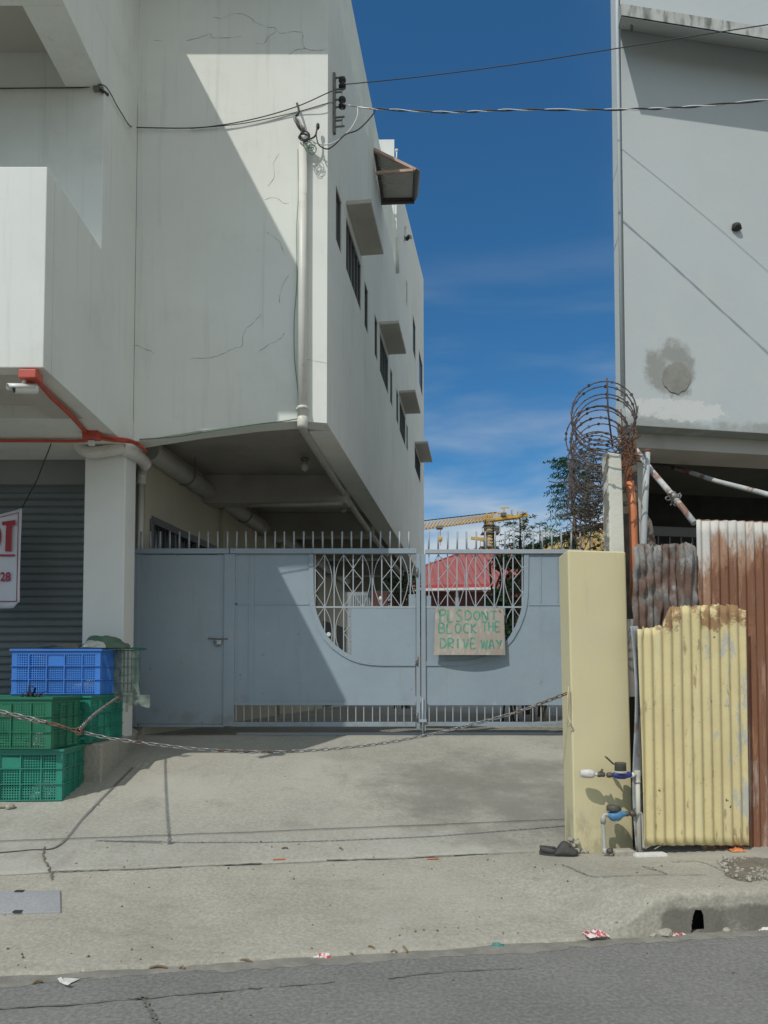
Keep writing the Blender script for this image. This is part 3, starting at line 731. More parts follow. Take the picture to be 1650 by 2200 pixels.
for f in (.33, .66): g.bar(wc(ta + (tb - ta) * f, zw0, -.03), wc(ta + (tb - ta) * f, zw1, -.03), .05, .05, wn)
wf = g.build('window', 'frame', wb)
g = MB()
for i in range(1, 22): tt = ta + (tb - ta) * i / 22; g.bar(wc(tt, zw0, -.05), wc(tt, zw1, -.05), .012, .012, wn)
g.build('window_grille', 'frame', wf)
g = MB(); g.obox(wc(ta, zw0, -.1), IWD * (tb - ta), wn * -.02, (0, 0, zw1 - zw0)); g.build('pane', 'glass', wf)
for px0, px1 in ((694, 712), (724, 742)):       # dark doorways deeper in
    t0 = (IP(px0, 1300) - IW0).dot(IWD); t1 = (IP(px1, 1300) - IW0).dot(IWD)
    iwbox(t0, t1, ZG + (.02 if px0 < 700 else .9), ZG + 2.1, .012, .004).build('doorway', 'dark_wall', wb)
# rear block rising over the roof terrace
yr = YW + WD.y * T1
rw = WP(T1, 0)
g = MB(); g.box(-2.4, rw.x - .302, yr, yr + 6, Z_TOP - .4, P(848, 300, yr).z); g.box(rw.x - .30, rw.x - .045, yr - .004, yr + .9, Z_TOP - .002, P(848, 300, yr).z); g.build('stair_tower', 'plaster', wb)
g = MB(); g.prism([(-2.4, 8.36, Z_TOP - .62), (XC - .35, 8.36, Z_TOP - .62), (rw.x - .4, yr - .003, Z_TOP - .62), (-2.4, yr - .003, Z_TOP - .62)], (0, 0, .12)); g.build('terrace_floor', 'soffit', wb)
# main storeys' mass so that nothing is hollow from the side
g = MB(); g.prism([(-6.4, 8.46, zc + .35), (XL + .1, 8.46, zc + .35), (XL + 1.2, 18, zc + .35), (-6.4, 18, zc + .35)], (0, 0, Z_TOP - zc - 1.2)); g.build('inner_mass', 'plaster', wb)
g = MB(); g.prism([(-6.6, 8.62, ZF), (-3.2, 8.62, ZF), (-3.2, 9.2, ZF), (-1.7, 19, ZF), (-6.6, 19, ZF)], (0, 0, zc + .2 - ZF)); g.build('shop_volume', 'dark_wall', wb)
# awning over the terrace door
aw = thing('metal_awning', 'tilted corrugated metal awning with brown frame on the terrace parapet', 'awning', P(803, 322, 11.5))
aA, aB, aC, aD = P(803, 322, 11.5), P(893, 366, 11.3), P(890, 428, 12.35), P(820, 430, 12.35)
nrm = (aB - aA).cross(aD - aA).normalized()
if nrm.z < 0: nrm = -nrm
def fsh(u, v):
    p = aA.lerp(aB, u * 1.08) * (1 - v) + aD.lerp(aC, u * 1.08) * v
    return p + nrm * (.03 + .010 * math.sin(v * math.pi * 2 * 16))
g = MB(); g.grid(fsh, 6, 128); s = g.build('corrugated_sheet', 'awning_sheet', aw); s.modifiers.new('thick', 'SOLIDIFY').thickness = .004
g = MB()
for p, q in ((aB, aC), (aC, aD), (aD, aA)): g.bar(p, q, .05, .05, nrm)
g.build('awning_frame', 'awning_frame', aw)
g = MB(); g.bar(aA, aB, .045, .045, nrm); g.bar(P(808, 372, 11.52), aB - Vector((.03, 0, .0)), .04, .04); g.build('brace', 'awning_brace', aw)
g = MB(); g.bar(aD - Vector((.1, 0, .06)), aC - Vector((0, 0, .05)), .035); g.build('stay', 'awning_frame', aw)
# electric meter box and thin mast on the tower
t = thing('roof_mast', 'thin white mast standing beside the stair tower roof', 'mast', P(852, 345, yr + .3))
MB().tube([P(852, 350, yr - .1), P(852, 322, yr - .1)], .014, 8).build('pole', 'white_pvc', t)
MB().lathe(P(852, 326, yr - .1), (0, 0, 1), [(0, .016), (.01, .03), (.04, .03), (.05, .01)]).build('cap', 'white_pvc', t)
t = thing('drain_stack', 'white plumbing pipes under the awning on the stair tower', 'pipe', P(832, 440, yr - .1))
MB().tube([P(832, 436, yr - .12), P(832, 560, yr - .12)], .035, 10).build('pipe', 'white_pvc', t)
MB().lathe(P(832, 440, yr - .12), (0, 0, -1), [(0, .05), (.04, .07), (.10, .07), (.14, .045)]).build('pipe_socket', 'white_pvc', t)
MB().tube([P(832, 438, yr - .12), P(850, 437, yr - .12)], .022, 8).build('branch_pipe', 'white_pvc', t)
MB().tube([P(852, 512, yr - .12), P(852.5, 585, yr - .12)], .05, 10).build('downspout', 'white_pvc', t)

# cameras (CCTV)
def cctv(name, label, o, d, s, parent_box=None):
    t = thing(name, label, 'camera', o); o = Vector(o); d = Vector(d).normalized()
    MB().lathe(o, d, [(-.10 * s, .028 * s), (-.095 * s, .036 * s), (.07 * s, .036 * s), (.075 * s, .033 * s)], 16).build('camera_body', 'cctv', t)
    MB().lathe(o, d, [(.076 * s, .030 * s), (.079 * s, .028 * s)], 16).build('lens', 'black', t)
    q = d.cross(Vector((0, 0, 1))).normalized()
    hood = MB(); up = q.cross(d)
    pts = []
    for i in range(9):
        a = math.pi * i / 8; pts.append(q * math.cos(a) * .043 * s + up * math.sin(a) * .043 * s)
    a1 = [o + d * -.08 * s + p for p in pts]; b1 = [o + d * .12 * s + p for p in pts]
    hood.add(a1 + b1, [(i, i + 1, 10 + i, 9 + i) for i in range(8)], True); h = hood.build('sunshield', 'cctv', t); h.modifiers.new('thick', 'SOLIDIFY').thickness = .004
    MB().tube([o + up * .03 * s, o + up * .08 * s - d * .02 * s, o + up * .13 * s - d * .02 * s], .014 * s, 8).build('mount_arm', 'cctv', t)
    return t
zso = zb0
r_ = ray(52, 836); CCTV_AT = CAMP + r_ * ((zb0 - .17 - EYE) / r_.z)
cctv('bullet_camera', 'white bullet camera hanging from a red box under the balcony', CCTV_AT, (-.75, -.62, -.22), 1.0)
cctv('bullet_camera', 'tiny white bullet camera high on the rear part of the side wall', P(868, 511, 16.0), (.5, -.7, -.45), 1.7)
# red conduit with boxes
t = thing('red_conduit', 'red painted conduit and junction boxes running under the balcony', 'conduit', (XL - .1, 7.8, zb0 - .05))
zcx = zb0 - .03
def Z_at(px, py, z):
    r = ray(px, py); return CAMP + r * ((z - EYE) / r.z)
b1 = Z_at(64, 806, zcx - .03); b2 = Z_at(199, 939, zb0 - .045)
MB().obox(b1 + Vector((-.07, -.05, -.04)), (.14, 0, 0), (0, .13, 0), (0, 0, .07)).build('junction_box', 'red_conduit', t, bevel=.008)
MB().obox(b2 + Vector((-.08, -.07, -.035)), (.16, 0, 0), (0, .1, 0), (0, 0, .085)).build('junction_box', 'red_conduit', t, bevel=.008)
MB().tube(spline([b1 + Vector((.02, .08, 0)), Z_at(110, 852, zcx - .01), Z_at(150, 890, zcx - .01), b2 + Vector((-.05, -.02, .03))], 6), .021, 8).build('pipe', 'red_conduit', t)
MB().tube(spline([Z_at(-30, 947, zb0 - .03), Z_at(70, 947, zb0 - .03), Z_at(180, 947, zb0 - .03), b2], 4), .017, 8).build('pipe', 'red_conduit', t)
MB().tube(spline([b2, Z_at(245, 946, zb0 - .035), Z_at(272, 948, zb0 - .03), P(290, 951, 7.9), P(303, 959, 8.0), P(314, 970, 8.3)], 6), .02, 8).build('pipe', 'red_conduit', t)
MB().tube(spline([b2 + Vector((.05, 0, .02)), Z_at(250, 941, zb0 - .03), Z_at(276, 944, zb0 - .03), P(300, 953, 7.95)], 6), .012, 8).build('pipe', 'red_conduit', t)
for q in (Z_at(197, 950, zb0 - .1),): MB().obox(q + Vector((-.03, -.02, -.035)), (.06, 0, 0), (0, .03, 0), (0, 0, .05)).build('white_clip', 'cctv', t)
# hanging string from the conduit to the banner
tag(MB().tube([P(110, 953, 7.72), P(80, 1030, 7.95), P(47, 1092, 8.0)], .006, 6).build('banner_string', 'black'), 'thin dark string tying the banner corner to the ceiling pipe', 'string')
# PVC waste pipe over the column head
t = thing('waste_pipe', 'dirty white elbowed waste pipe wrapped round the column head', 'pipe', P(250, 960, 7.9))
wp = [P(168, 955, 7.95), P(180, 968, 7.93), P(200, 972, 7.92), P(245, 966, 7.92), P(268, 962, 7.94)]
MB().tube(spline(wp, 6), .062, 12).build('pipe', 'white_pvc', t)
MB().tube(spline([P(262, 964, 7.94), P(282, 970, 8.05), P(305, 988, 8.5), P(312, 998, 8.62)], 6), .072, 12).build('elbow', 'white_pvc', t)
MB().tube(spline([P(312, 1000, 8.68), P(305, 1012, 9.06), P(303, 1040, 9.1)], 5), .055, 12).build('elbow', 'white_pvc', t)
MB().tube([P(303, 1026, 9.1), P(301, 1180, 9.1), P(298, 1540, 9.1)], .036, 10).build('down_pipe', 'white_pvc', t)
MB().lathe(P(303, 1024, 9.1), (0, 0, -1), [(0, .044), (.05, .044)]).build('coupling', 'white_pvc', t)
# big ceiling drain
t = thing('drain_pipe', 'thick grey drain pipe sloping along the carport wall', 'pipe', P(340, 975, 9.1))
big = [P(322, 968, 9.0), P(420, 1037, 10.45), P(560, 1128, 13.2), P(650, 1185, 16.0), P(745, 1247, 20.3)]
MB().tube(spline(big, 6), .118, 14).build('pipe', 'grey_pvc', t)
for i in (1, 2):
    a = big[i]; d = (big[i + 1] - big[i]).normalized(); MB().lathe(a - d * .12, d, [(0, .118), (.02, .124), (.2, .124), (.22, .118)], 14).build('coupling', 'grey_pvc', t)
for f, i in ((.75, 0), (.35, 1), (.7, 1), (.4, 2)):
    a = big[i].lerp(big[i + 1], f); MB().tube(spline([a + Vector((-.125, 0, .0)), a + Vector((-.09, 0, -.1)), a + Vector((.02, 0, -.13)), a + Vector((.12, 0, -.05)), a + Vector((.13, 0, .1)), a + Vector((.13, 0, .3))], 5), .008, 6).build('hanger', 'dark_metal', t)
# downpipe on the front wall, turning back under the edge beam
t = thing('down_pipe', 'white downpipe on the front wall turning back beneath the side wall', 'pipe', P(650, 905, 8.03))
MB().tube([P(651, 311, 8.04), P(650, 600, 8.04), P(650, 905, 8.04)], .047, 14).build('pipe', 'white_pvc', t)
MB().lathe(P(650, 896, 8.04), (0, 0, -1), [(0, .05), (.01, .058), (.10, .058), (.12, .045)], 14).build('coupling', 'white_pvc', t)
MB().tube([P(636, 878, 8.06), P(664, 878, 8.06)], .012, 6).build('strap', 'white_pvc', t); MB().lathe(P(650, 874, 8.04), (0, 0, -1), [(0, .056), (.03, .056)], 14).build('strap', 'white_pvc', t)
za = P(655, 925, 8.3)
MB().tube(spline([P(650, 912, 8.04), P(652, 922, 8.15), P(664, 943, 8.6), WP(4, za.z - .07, -.36), WP(8, za.z - .12, -.36), WP(11.5, za.z - .16, -.36)], 6), .045, 12).build('pipe', 'grey_pvc', t)
tag(MB().tube([P(530, 1085, 10.86), P(640, 1084, 10.86), P(735, 1081, 10.86)], .03, 8).build('ceiling_pipe', 'grey_pvc'), 'thin pipe running across under the first carport beam', 'pipe')
for px, py, Y, lb in ((655, 1000, 9.9, 'bulb holder on the dark carport ceiling nearest the gate'), (738, 1092, 11.9, 'lamp fitting hanging behind the first carport beam')):
    t = thing('ceiling_lamp', lb, 'lamp', P(px, py, Y))
    MB().lathe(P(px, py - 16, Y), (0, 0, -1), [(0, .05), (.03, .06), (.05, .03)]).build('lamp_base', 'dark_metal', t)
    MB().lathe(P(px, py - 8, Y), (0, 0, -1), [(0, .03), (.06, .05), (.10, .045), (.13, .01)]).build('bulb', 'soffit', t)
# banner
bn = thing('tarp_banner', 'white tarpaulin banner with red letters hung before the shutter', 'banner', P(10, 1300, 8.1))
YBN = 8.05
def fban(u, v):
    x = -60 + (47 + 60) * u
    top = 1091 + (1 - u) * 34; bot = 1307 - 14 * sstep(.85, 1, u)
    p = P(x - 4 * v * u, top + (bot - top) * v, YBN); p.y += .012 * math.sin(u * 9 + v * 3) + .02 * max(0, v - .85)
    return p
g = MB(); g.grid(fban, 24, 24); o = g.build('tarp', 'banner', bn); o.modifiers.new('thick', 'SOLIDIFY').thickness = .003
u1 = (1, 0, 0); u2 = (0, 0, 1); YT = YBN - .018
def brect(x0, y0, x1, y1, nm, mat):
    a, b = P(x0, y0, YT), P(x1, y1, YT); g = MB(); g.box(a.x, b.x, YT, YT + .002, b.z, a.z); g.build(nm, mat, bn)
brect(-50, 1191, 32, 1195, 'red_rule', 'banner_red')
brect(-50, 1291, 35.5, 1293, 'border_line', 'banner_line')
g = MB(); g.bar(P(39.5, 1101, YT), P(35.5, 1292, YT), .007, .003, (0, 1, 0)); g.build('border_line', 'banner_line', bn)
g = MB(); g.bar(P(-40, 1121, YT), P(40, 1101, YT), .007, .003, (0, 1, 0)); g.build('border_line', 'banner_line', bn)
g = MB(); tt = [(4, 1121), (33, 1117), (33, 1127), (26, 1129), (25, 1140), (24, 1184.5), (11, 1184.5), (12.5, 1140), (14, 1130), (12, 1128), (5, 1128.5)]
g.prism([P(x, y, YT) for x, y in tt], (0, .002, 0)); g.build('letter', 'banner_red', bn)
g = MB(); oc = [P(-16 + 19 * math.cos(a), 1152 + 32 * math.sin(a), YT) for a in [2 * math.pi * i / 28 for i in range(28)]]; ic = [P(-16 + 6 * math.cos(a), 1152 + 24 * math.sin(a), YT) for a in [2 * math.pi * i / 28 for i in range(28)]]
g.add(oc + ic, [(i, (i + 1) % 28, 28 + (i + 1) % 28, 28 + i) for i in range(28)]); g.build('letter', 'banner_red', bn)
a = P(-7, 1249, YT); b = P(23, 1229, YT)
text_mesh('128', 'banner_num', (a.x, YT, a.z), u1, u2, b.x - a.x, b.z - a.z, 'lettering', bn, .03)

# ------------------------------------------------------------------ gates
YS = YG            # sheet front plane
def GP(px, py, dy=0): p = P(px, py, YS); p.y += dy; return p
def gbox(g, x0, y0, x1, y1, d0, d1):
    a, b = GP(x0, y0), GP(x1, y1); g.box(a.x, b.x, YS + d0, YS + d1, b.z, a.z); return g
gl_lab = 'blue grey steel driveway gate leaf left of centre with a blank infill sheet'
gates = [thing('driveway_gate', gl_lab, 'gate', GP(690, 1563), 'steel driveway gate leaves'),
         thing('driveway_gate', 'blue grey steel driveway gate leaf at right behind the wooden sign', 'gate', GP(1060, 1575), 'steel driveway gate leaves')]
pg = thing('pedestrian_gate', 'plain blue grey steel door at the left end of the gate, with slide bolt', 'gate', GP(390, 1563))
gbox(MB(), 288, 1179, 493, 1190, -.03, .03).build('top_rail', 'gate', pg, bevel=.004)
gbox(MB(), 284, 1191, 295, 1562, -.025, .03).build('stile', 'gate', pg, bevel=.003)
gbox(MB(), 244, 1180, 283.6, 1572, -.02, .03).build('jamb_plate', 'gate', pg, bevel=.003)
gbox(MB(), 483, 1191, 493, 1560, -.025, .03).build('stile', 'gate', pg, bevel=.003)
gbox(MB(), 298, 1192, 480.5, 1555, -.004, .012).build('sheet_panel', 'gate', pg, bevel=.002)
gbox(MB(), 298, 1556, 482, 1562, -.02, .03).build('bottom_rail', 'gate', pg, bevel=.003)
lt = thing('slide_bolt', 'slide bolt with padlock on the right edge of the steel door', 'bolt', GP(468, 1378))
MB().tube([GP(448, 1372, -.03), GP(491, 1373, -.03)], .007, 8).build('bolt_rod', 'dark_metal', lt)
gbox(MB(), 458, 1367, 478, 1378, -.022, -.005).build('bolt_plate', 'gate', lt)
MB().tube(spline([GP(462, 1374, -.03), GP(461, 1384, -.035), GP(468, 1388, -.035), GP(474, 1384, -.035)], 5), .006, 6).build('shackle', 'dark_metal', lt)
gbox(MB(), 467, 1376, 477, 1385, -.045, -.025).build('lock_body', 'galv', lt, bevel=.003)
# spikes: one mesh, one object each
def spike_mesh():
    g = MB(); h = GP(0, 1142).z - GP(0, 1180).z
    g.tube([(0, 0, -.01), (0, 0, h)], .0105, 8); return g
sp0 = None
def put_spike(px, parent):
    global sp0
    base = GP(px, 1180)
    loc = base - Vector(parent.location)
    if sp0 is None: o = spike_mesh().build('spike', 'gate_bar', parent, local=True); sp0 = o
    else: o = link_copy(sp0, parent)
    o.location = loc; o.rotation_euler = (R(random.uniform(-1.2, 1.2)), R(random.uniform(-1.5, 1.5)), 0)
for i in range(10): put_spike(303 + 20.6 * i, pg)
for i in range(19): put_spike(508 + 20.6 * i, gates[0])
for i in range(18): put_spike(921 + 20.4 * i, gates[1])
# leaves
def u_curve(side):       # outer edge of the cut-out, from the top at the jamb round to the meeting stile
    l = [(664.5, 1191), (665, 1250), (665.5, 1274), (668, 1300), (673, 1322), (683, 1348), (697, 1373), (714, 1392), (734, 1407), (752, 1417), (772, 1424), (795, 1428), (820, 1429.5), (892, 1429.5)]
    if side: l = [(1799 - x if x < 880 else 915, y) for x, y in l]
    return l
def inset(l, d):
    out = []
    for i, (x, y) in enumerate(l):
        x0, y0 = l[max(0, i - 1)]; x1, y1 = l[min(len(l) - 1, i + 1)]
        tx, ty = x1 - x0, y1 - y0; q = math.hypot(tx, ty); out.append((x + ty / q * d, y - tx / q * d))
    return out
for side, gt in enumerate(gates):
    x0, x1 = ((497, 893) if side == 0 else (914, 1250))
    yo = 0 if side == 0 else 4
    uc = u_curve(side)
    if side == 0: poly = [(x0, 1191)] + uc + [(x1, 1512), (x0, 1512)]
    else: poly = [(x1, 1191)] + uc + [(x0, 1512), (x1, 1512)]
    g = MB(); g.prism([GP(x, y) for x, y in poly], (0, .008, 0)); g.build('sheet_panel', 'gate', gt)
    # rim strip with rivets
    ins = inset(uc, 9 if side == 0 else -9); ous = inset(uc, -1 if side == 0 else 1)
    g = MB(); n = len(uc)
    V = [GP(*p, -.014) for p in ous] + [GP(*p, -.014) for p in ins] + [GP(*p, .02) for p in ous] + [GP(*p, .02) for p in ins]
    Fc = []
    for i in range(n - 1): Fc += [(i, i + 1, n + i + 1, n + i), (2 * n + i, 3 * n + i, 3 * n + i + 1, 2 * n + i + 1), (i, 2 * n + i, 2 * n + i + 1, i + 1), (n + i, n + i + 1, 3 * n + i + 1, 3 * n + i)]
    g.add(V, Fc); rim = g.build('rim_strip', 'gate', gt)
    g = MB(); mid = spline([(x, y, 0) for x, y in inset(uc, 4 if side == 0 else -4)], 2)
    acc = 99; prev = None
    for q in mid:
        if prev is not None: acc += (q - prev).length
        prev = q
        if acc > 22: acc = 0; g.lathe(GP(q.x, q.y, -.012), (0, -1, 0), [(0, .008), (.004, .007), (.006, .002)], 8)
    g.build('rivet', 'gate_bar', rim, kind='stuff')
    # stiles and rails
    gbox(MB(), x0 - (2 if side == 0 else 0), 1179 + (side * 2), x1 + 2, 1190, -.03, .03).build('top_rail', 'gate_bar' if side else 'gate', gt, bevel=.004)
    if side == 0: gbox(MB(), 495, 1191, 503, 1560, -.024, .03).build('stile', 'gate', gt, bevel=.003); gbox(MB(), 894, 1191, 903, 1566, -.024, .03).build('stile', 'gate', gt, bevel=.003)
    else: gbox(MB(), 904.5, 1191, 915, 1570, -.024, .03).build('stile', 'gate', gt, bevel=.003); gbox(MB(), 1243, 1191, 1251, 1562, -.024, .03).build('stile', 'gate', gt, bevel=.003)
    gbox(MB(), x0 + 6, 1508, x1, 1515, -.012, .03).build('lower_rail', 'gate', gt)
    gbox(MB(), x0, 1551, x1, 1561 - side, -.025, .03).build('bottom_rail', 'gate', gt, bevel=.003)
    b0, b1 = (GP(505, 1550), GP(505, 1514))
    bm0 = MB().bar((0, 0, 0), (0, 0, b1.z - b0.z), .011, .011)
    first = None; xx = 507 if side == 0 else 922
    while xx < (893 if side == 0 else 1240):
        base = GP(xx + random.uniform(-1, 1), 1550, .01) - Vector(gt.location)
        if first is None: o = first = bm0.build('lower_bar', 'gate_bar', gt, local=True)
        else: o = link_copy(first, gt)
        o.location = base; xx += 17.2
    # upright ornamental bars
    if side == 0: bars = [677 + 20.45 * i for i in range(11)]; J = [636, 718, 800, 881.5]
    else: bars = [921.6 + 20.05 * i for i in range(11)]; J = [921.6, 1001.3, 1081.8, 1162]
    def inside(x, y):       # inside the cut-out
        pts = uc
        if side == 0:
            if x < 666 or x > 893: return False
        else:
            if x > 1133.5 or x < 915: return False
        if y < 1274: return True
        for (xa, ya), (xb, yb) in zip(pts, pts[1:]):
            if min(xa, xb) <= x <= max(xa, xb) and xa != xb and max(ya, yb) > 1270:
                yy = ya + (yb - ya) * (x - xa) / (xb - xa)
                return y < yy - 4
        return y < 1425
    solid = (755, 893) if side == 0 else (915, 1086)
    for bx in bars:
        yb = 1191
        lim = 1304 if solid[0] <= bx <= solid[1] else 1426
        while yb < lim and inside(bx, yb): yb += 2
        MB().bar(GP(bx, 1190, .006), GP(bx, yb, .006), .0125, .012, (0, 1, 0)).build('bar', 'gate_bar', gt)
    gbox(MB(), (670 if side == 0 else 915), 1302.5, (893 if side == 0 else 1130), 1306, -.006, .018).build('cross_rail', 'gate_bar', gt)
    def emit(curve):
        run = []
        def flush():
            if len(run) > 2: MB().tube([GP(x, y, .0) for x, y in run], .0052, 6).build('scroll', 'gate_bar', gt)
            run.clear()
        for q in spline([(x, y, 0) for x, y in curve], 7):
            if inside(q.x, q.y) and not (solid[0] - 1 <= q.x <= solid[1] and q.y > 1304): run.append((q.x, q.y))
            else: flush()
        flush()
    for ju in J:
        b1_, b2_, b3_, b4_ = ju + 20.3, ju + 40.6, ju + 60.9, ju + 80
        for (ya, yb) in ((1191, 1304), (1304, 1417)):
            h = yb - ya
            emit([(b1_, ya), (ju + 8, ya + h * .2), (ju + 2.5, ya + h * .45), (ju + 5, ya + h * .65), (b1_ - 5, ya + h * .92), (b1_, yb)])
            emit([(b3_, ya), (b4_ - 8, ya + h * .2), (b4_ - 2.5, ya + h * .45), (b4_ - 5, ya + h * .65), (b3_ + 5, ya + h * .92), (b3_, yb)])
            emit([(b1_, ya), (b2_, ya + h * .27), (b3_ - 3, ya + h * .46), (b3_, ya + h * .50)]); emit([(b3_, ya + h * .50), (b3_ - 4, ya + h * .54), (b2_, ya + h * .74), (b1_, yb)])
            emit([(b3_, ya), (b2_, ya + h * .27), (b1_ + 3, ya + h * .46), (b1_, ya + h * .50)]); emit([(b1_, ya + h * .50), (b1_ + 4, ya + h * .54), (b2_, ya + h * .74), (b3_, yb)])
    if side == 0:
        gbox(MB(), 755, 1306, 893.5, 1424, -.002, .006).build('infill_sheet', 'gate', gt); gbox(MB(), 878, 1277, 893.5, 1304, -.002, .006).build('corner_plate', 'gate', gt)
    else:
        gbox(MB(), 915.5, 1306, 1086, 1424, -.002, .006).build('infill_sheet', 'gate', gt); gbox(MB(), 915.5, 1280, 926, 1304, -.002, .006).build('corner_plate', 'gate', gt)
    # flat cover strips over the sheet joints
    if side == 0:
        strips = [(536, 1195, 545, 1508), (506, 1296, 535, 1299.5), (546, 1296, 664, 1299.5), (506, 1195, 508, 1508)]
    else: strips = [(1136, 1296, 1242, 1301), (1160, 1193, 1163, 1294), (1196, 1193, 1199, 1294)]
    for st in strips: gbox(MB(), *st, -.007, -.0005).build('cover_strip', 'gate', gt)
    for yy in ((1230, 1420, 1540) if side == 0 else ()): 
        MB().lathe(GP(896, yy, -.03), (0, 0, 1), [(-.05, .012), (.05, .012)], 8).build('hinge', 'dark_metal', gt)
# steel track across the driveway
t = thing('gate_threshold', 'pale steel rail lying on the ground under the gate', 'rail', GP(700, 1576))
a, b = GP(505, 1571), GP(1250, 1577)
MB().bar((a.x, YG + .1, ZG + .015), (b.x, YG + .1, ZG + .015), .02, .03).build('rail', 'gate_bar', t)
t = thing('drop_bolt', 'upright steel drop bolt where the two gate leaves meet', 'bolt', GP(909, 1560))
MB().tube([GP(908, 1500, -.04), GP(908, 1578, -.04)], .009, 8).build('rod', 'gate_bar', t); gbox(MB(), 900, 1545, 916, 1551, -.05, -.026).build('guide', 'gate_bar', t)

# wooden sign
sg = thing('wooden_sign', 'weathered plywood sign hand painted with green letters, hung on the gate', 'sign', GP(1007, 1360, -.07))
def fsign(u, v):
    x = (935 + (1080 - 935) * u) * (1 - v) + (931 + (1083 - 931) * u) * v
    y = (1306 + 2 * u) * (1 - v) + 1408 * v
    p = GP(x, y, -.05 - .07 * v * math.sin(math.pi * (.12 + .8 * u)) - .015); return p
V = []
nu, nv = 16, 10
g = MB(); g.grid(fsign, nu, nv, False); o = g.build('board', 'plywood', sg); sd = o.modifiers.new('thick', 'SOLIDIFY'); sd.thickness = .012; sd.offset = 0
FONT = {'P': [[(0, 0), (0, 1)], [(0, 1), (.7, .95), (.75, .65), (0, .5)]], 'L': [[(0, 1), (0, 0), (.7, 0)]], 'S': [[(.75, .9), (.35, 1), (.05, .75), (.4, .52), (.75, .3), (.45, 0), (0, .08)]],
        'D': [[(0, 0), (0, 1), (.6, .85), (.8, .5), (.6, .12), (0, 0)]], 'O': [[(.4, 1), (.05, .75), (.05, .25), (.4, 0), (.75, .25), (.75, .75), (.4, 1)]],
        'N': [[(0, 0), (0, 1), (.7, 0), (.7, 1)]], 'T': [[(-.05, 1), (.85, 1)], [(.4, 1), (.4, 0)]], 'B': [[(0, 0), (0, 1), (.6, .95), (.6, .6), (0, .52), (.7, .45), (.7, .05), (0, 0)]],
        'C': [[(.75, .9), (.35, 1), (.05, .6), (.1, .2), (.45, 0), (.75, .1)]], 'K': [[(0, 0), (0, 1)], [(.7, 1), (.05, .5), (.7, 0)]], 'H': [[(0, 0), (0, 1)], [(.7, 0), (.7, 1)], [(0, .5), (.7, .5)]],
        'E': [[(.7, 1), (0, 1), (0, 0), (.7, 0)], [(0, .5), (.6, .5)]], 'R': [[(0, 0), (0, 1), (.7, .92), (.65, .58), (0, .5), (.75, 0)]], 'I': [[(.3, 0), (.3, 1)]], 'V': [[(0, 1), (.35, 0), (.75, 1)]],
        'W': [[(0, 1), (.2, 0), (.45, .8), (.7, 0), (.95, 1)]], 'A': [[(0, 0), (.4, 1), (.8, 0)], [(.15, .35), (.65, .35)]], 'Y': [[(0, 1), (.4, .5)], [(.8, 1), (.3, 0)]]}
def on_sign(u, v):
    e = .01; p = Vector(fsign(u, v)); n = (Vector(fsign(min(1, u + e), v)) - p).cross(Vector(fsign(u, max(0, v - e))) - p).normalized()
    if n.y > 0: n = -n
    return p, n
for word, u0, u1_, v0, v1 in (('PLS', .07, .42, .05, .30), ('DONT', .44, .93, .07, .26), ('BLOCK', .06, .64, .34, .54), ('THE', .68, .97, .30, .50), ('DRIVE', .09, .62, .66, .86), ('WAY', .66, .985, .68, .87)):
    w_ = (u1_ - u0) / len(word)
    for i, c in enumerate(word):
        for st in FONT[c]:
            cv = spline([(x, y, 0) for x, y in st], 7); pts = []; n = None
            for q in cv:
                pp, n = on_sign(min(.995, u0 + w_ * i + q.x * w_ * .86), v1 + (v0 - v1) * q.y); pts.append(pp + n * .0066)
            g = MB(); g.ribbon(pts, [.020 * random.uniform(.75, 1.2) for _ in pts], n, .0005); g.build('letter', 'sign_paint', sg)
MB().tube(spline([GP(941, 1285, -.02), GP(941, 1305, -.06), GP(941, 1318, -.10)], 5), .004, 6).build('hanging_wire', 'dark_metal', sg)
MB().tube(spline([GP(1062, 1296, -.02), GP(1070, 1308, -.06), GP(1072, 1314, -.09), GP(1066, 1312, -.05)], 5), .004, 6).build('hanging_wire', 'dark_metal', sg)
tag(MB().tube(spline([GP(1080, 1310, -.07), GP(1081, 1330, -.05), GP(1085, 1350, -.02), GP(1081, 1375, -.02), GP(1082, 1390, -.02), GP(1079, 1388, -.03)], 6), .005, 6).build('loose_wire', 'black'), 'loose dark wire dangling beside the right edge of the wooden sign', 'wire')
t = thing('door_knob', 'pale round disc on the rim of the left gate leaf opening', 'disc', GP(706, 1363))
MB().lathe(GP(706, 1363, .03), (0, -1, 0), [(0, .02), (.01, .028), (.014, .02)], 12).build('disc', 'white_pvc', t)

# ------------------------------------------------------------------ yellow pillar and boundary wall
pl = thing('gate_pillar', 'smooth pale yellow concrete pillar right of the gate with a pitted lower half', 'pillar', (1.6, 5.7, .19))
pw = [(P(1232, 1600, 5.66).x, 5.66), (P(1358, 1600, 5.74).x, 5.74), (P(1358, 1600, 5.74).x + .02, 6.15), (P(1212, 1600, 5.98).x, 5.98)]
ztp = P(1290, 1183, 5.7).z
bx = P(1222, 1185, 5.68).x - P(1222, 1600, 5.68).x
g = MB()
a = [(x, y, .10) for x, y in pw]; b = [(x - .028, y, ztp) for x, y in pw]
g.hexa(a, b); g.build('shaft', 'yellow', pl, bevel=.012)
g = MB()
for i in range(26):
    x = 1224 + random.random() * 18; y = 1800 + random.random() * 30
    p = P(x, y, 5.62 + random.random() * .04); r = random.uniform(.008, .02)
    g.lathe(p, (random.uniform(-.3, .3), -.4, 1), [(-r, r * .3), (-r * .3, r), (r * .4, r * .8), (r, r * .2)], 6)
g.build('crumbled_edge', 'stone', pl, kind='stuff')
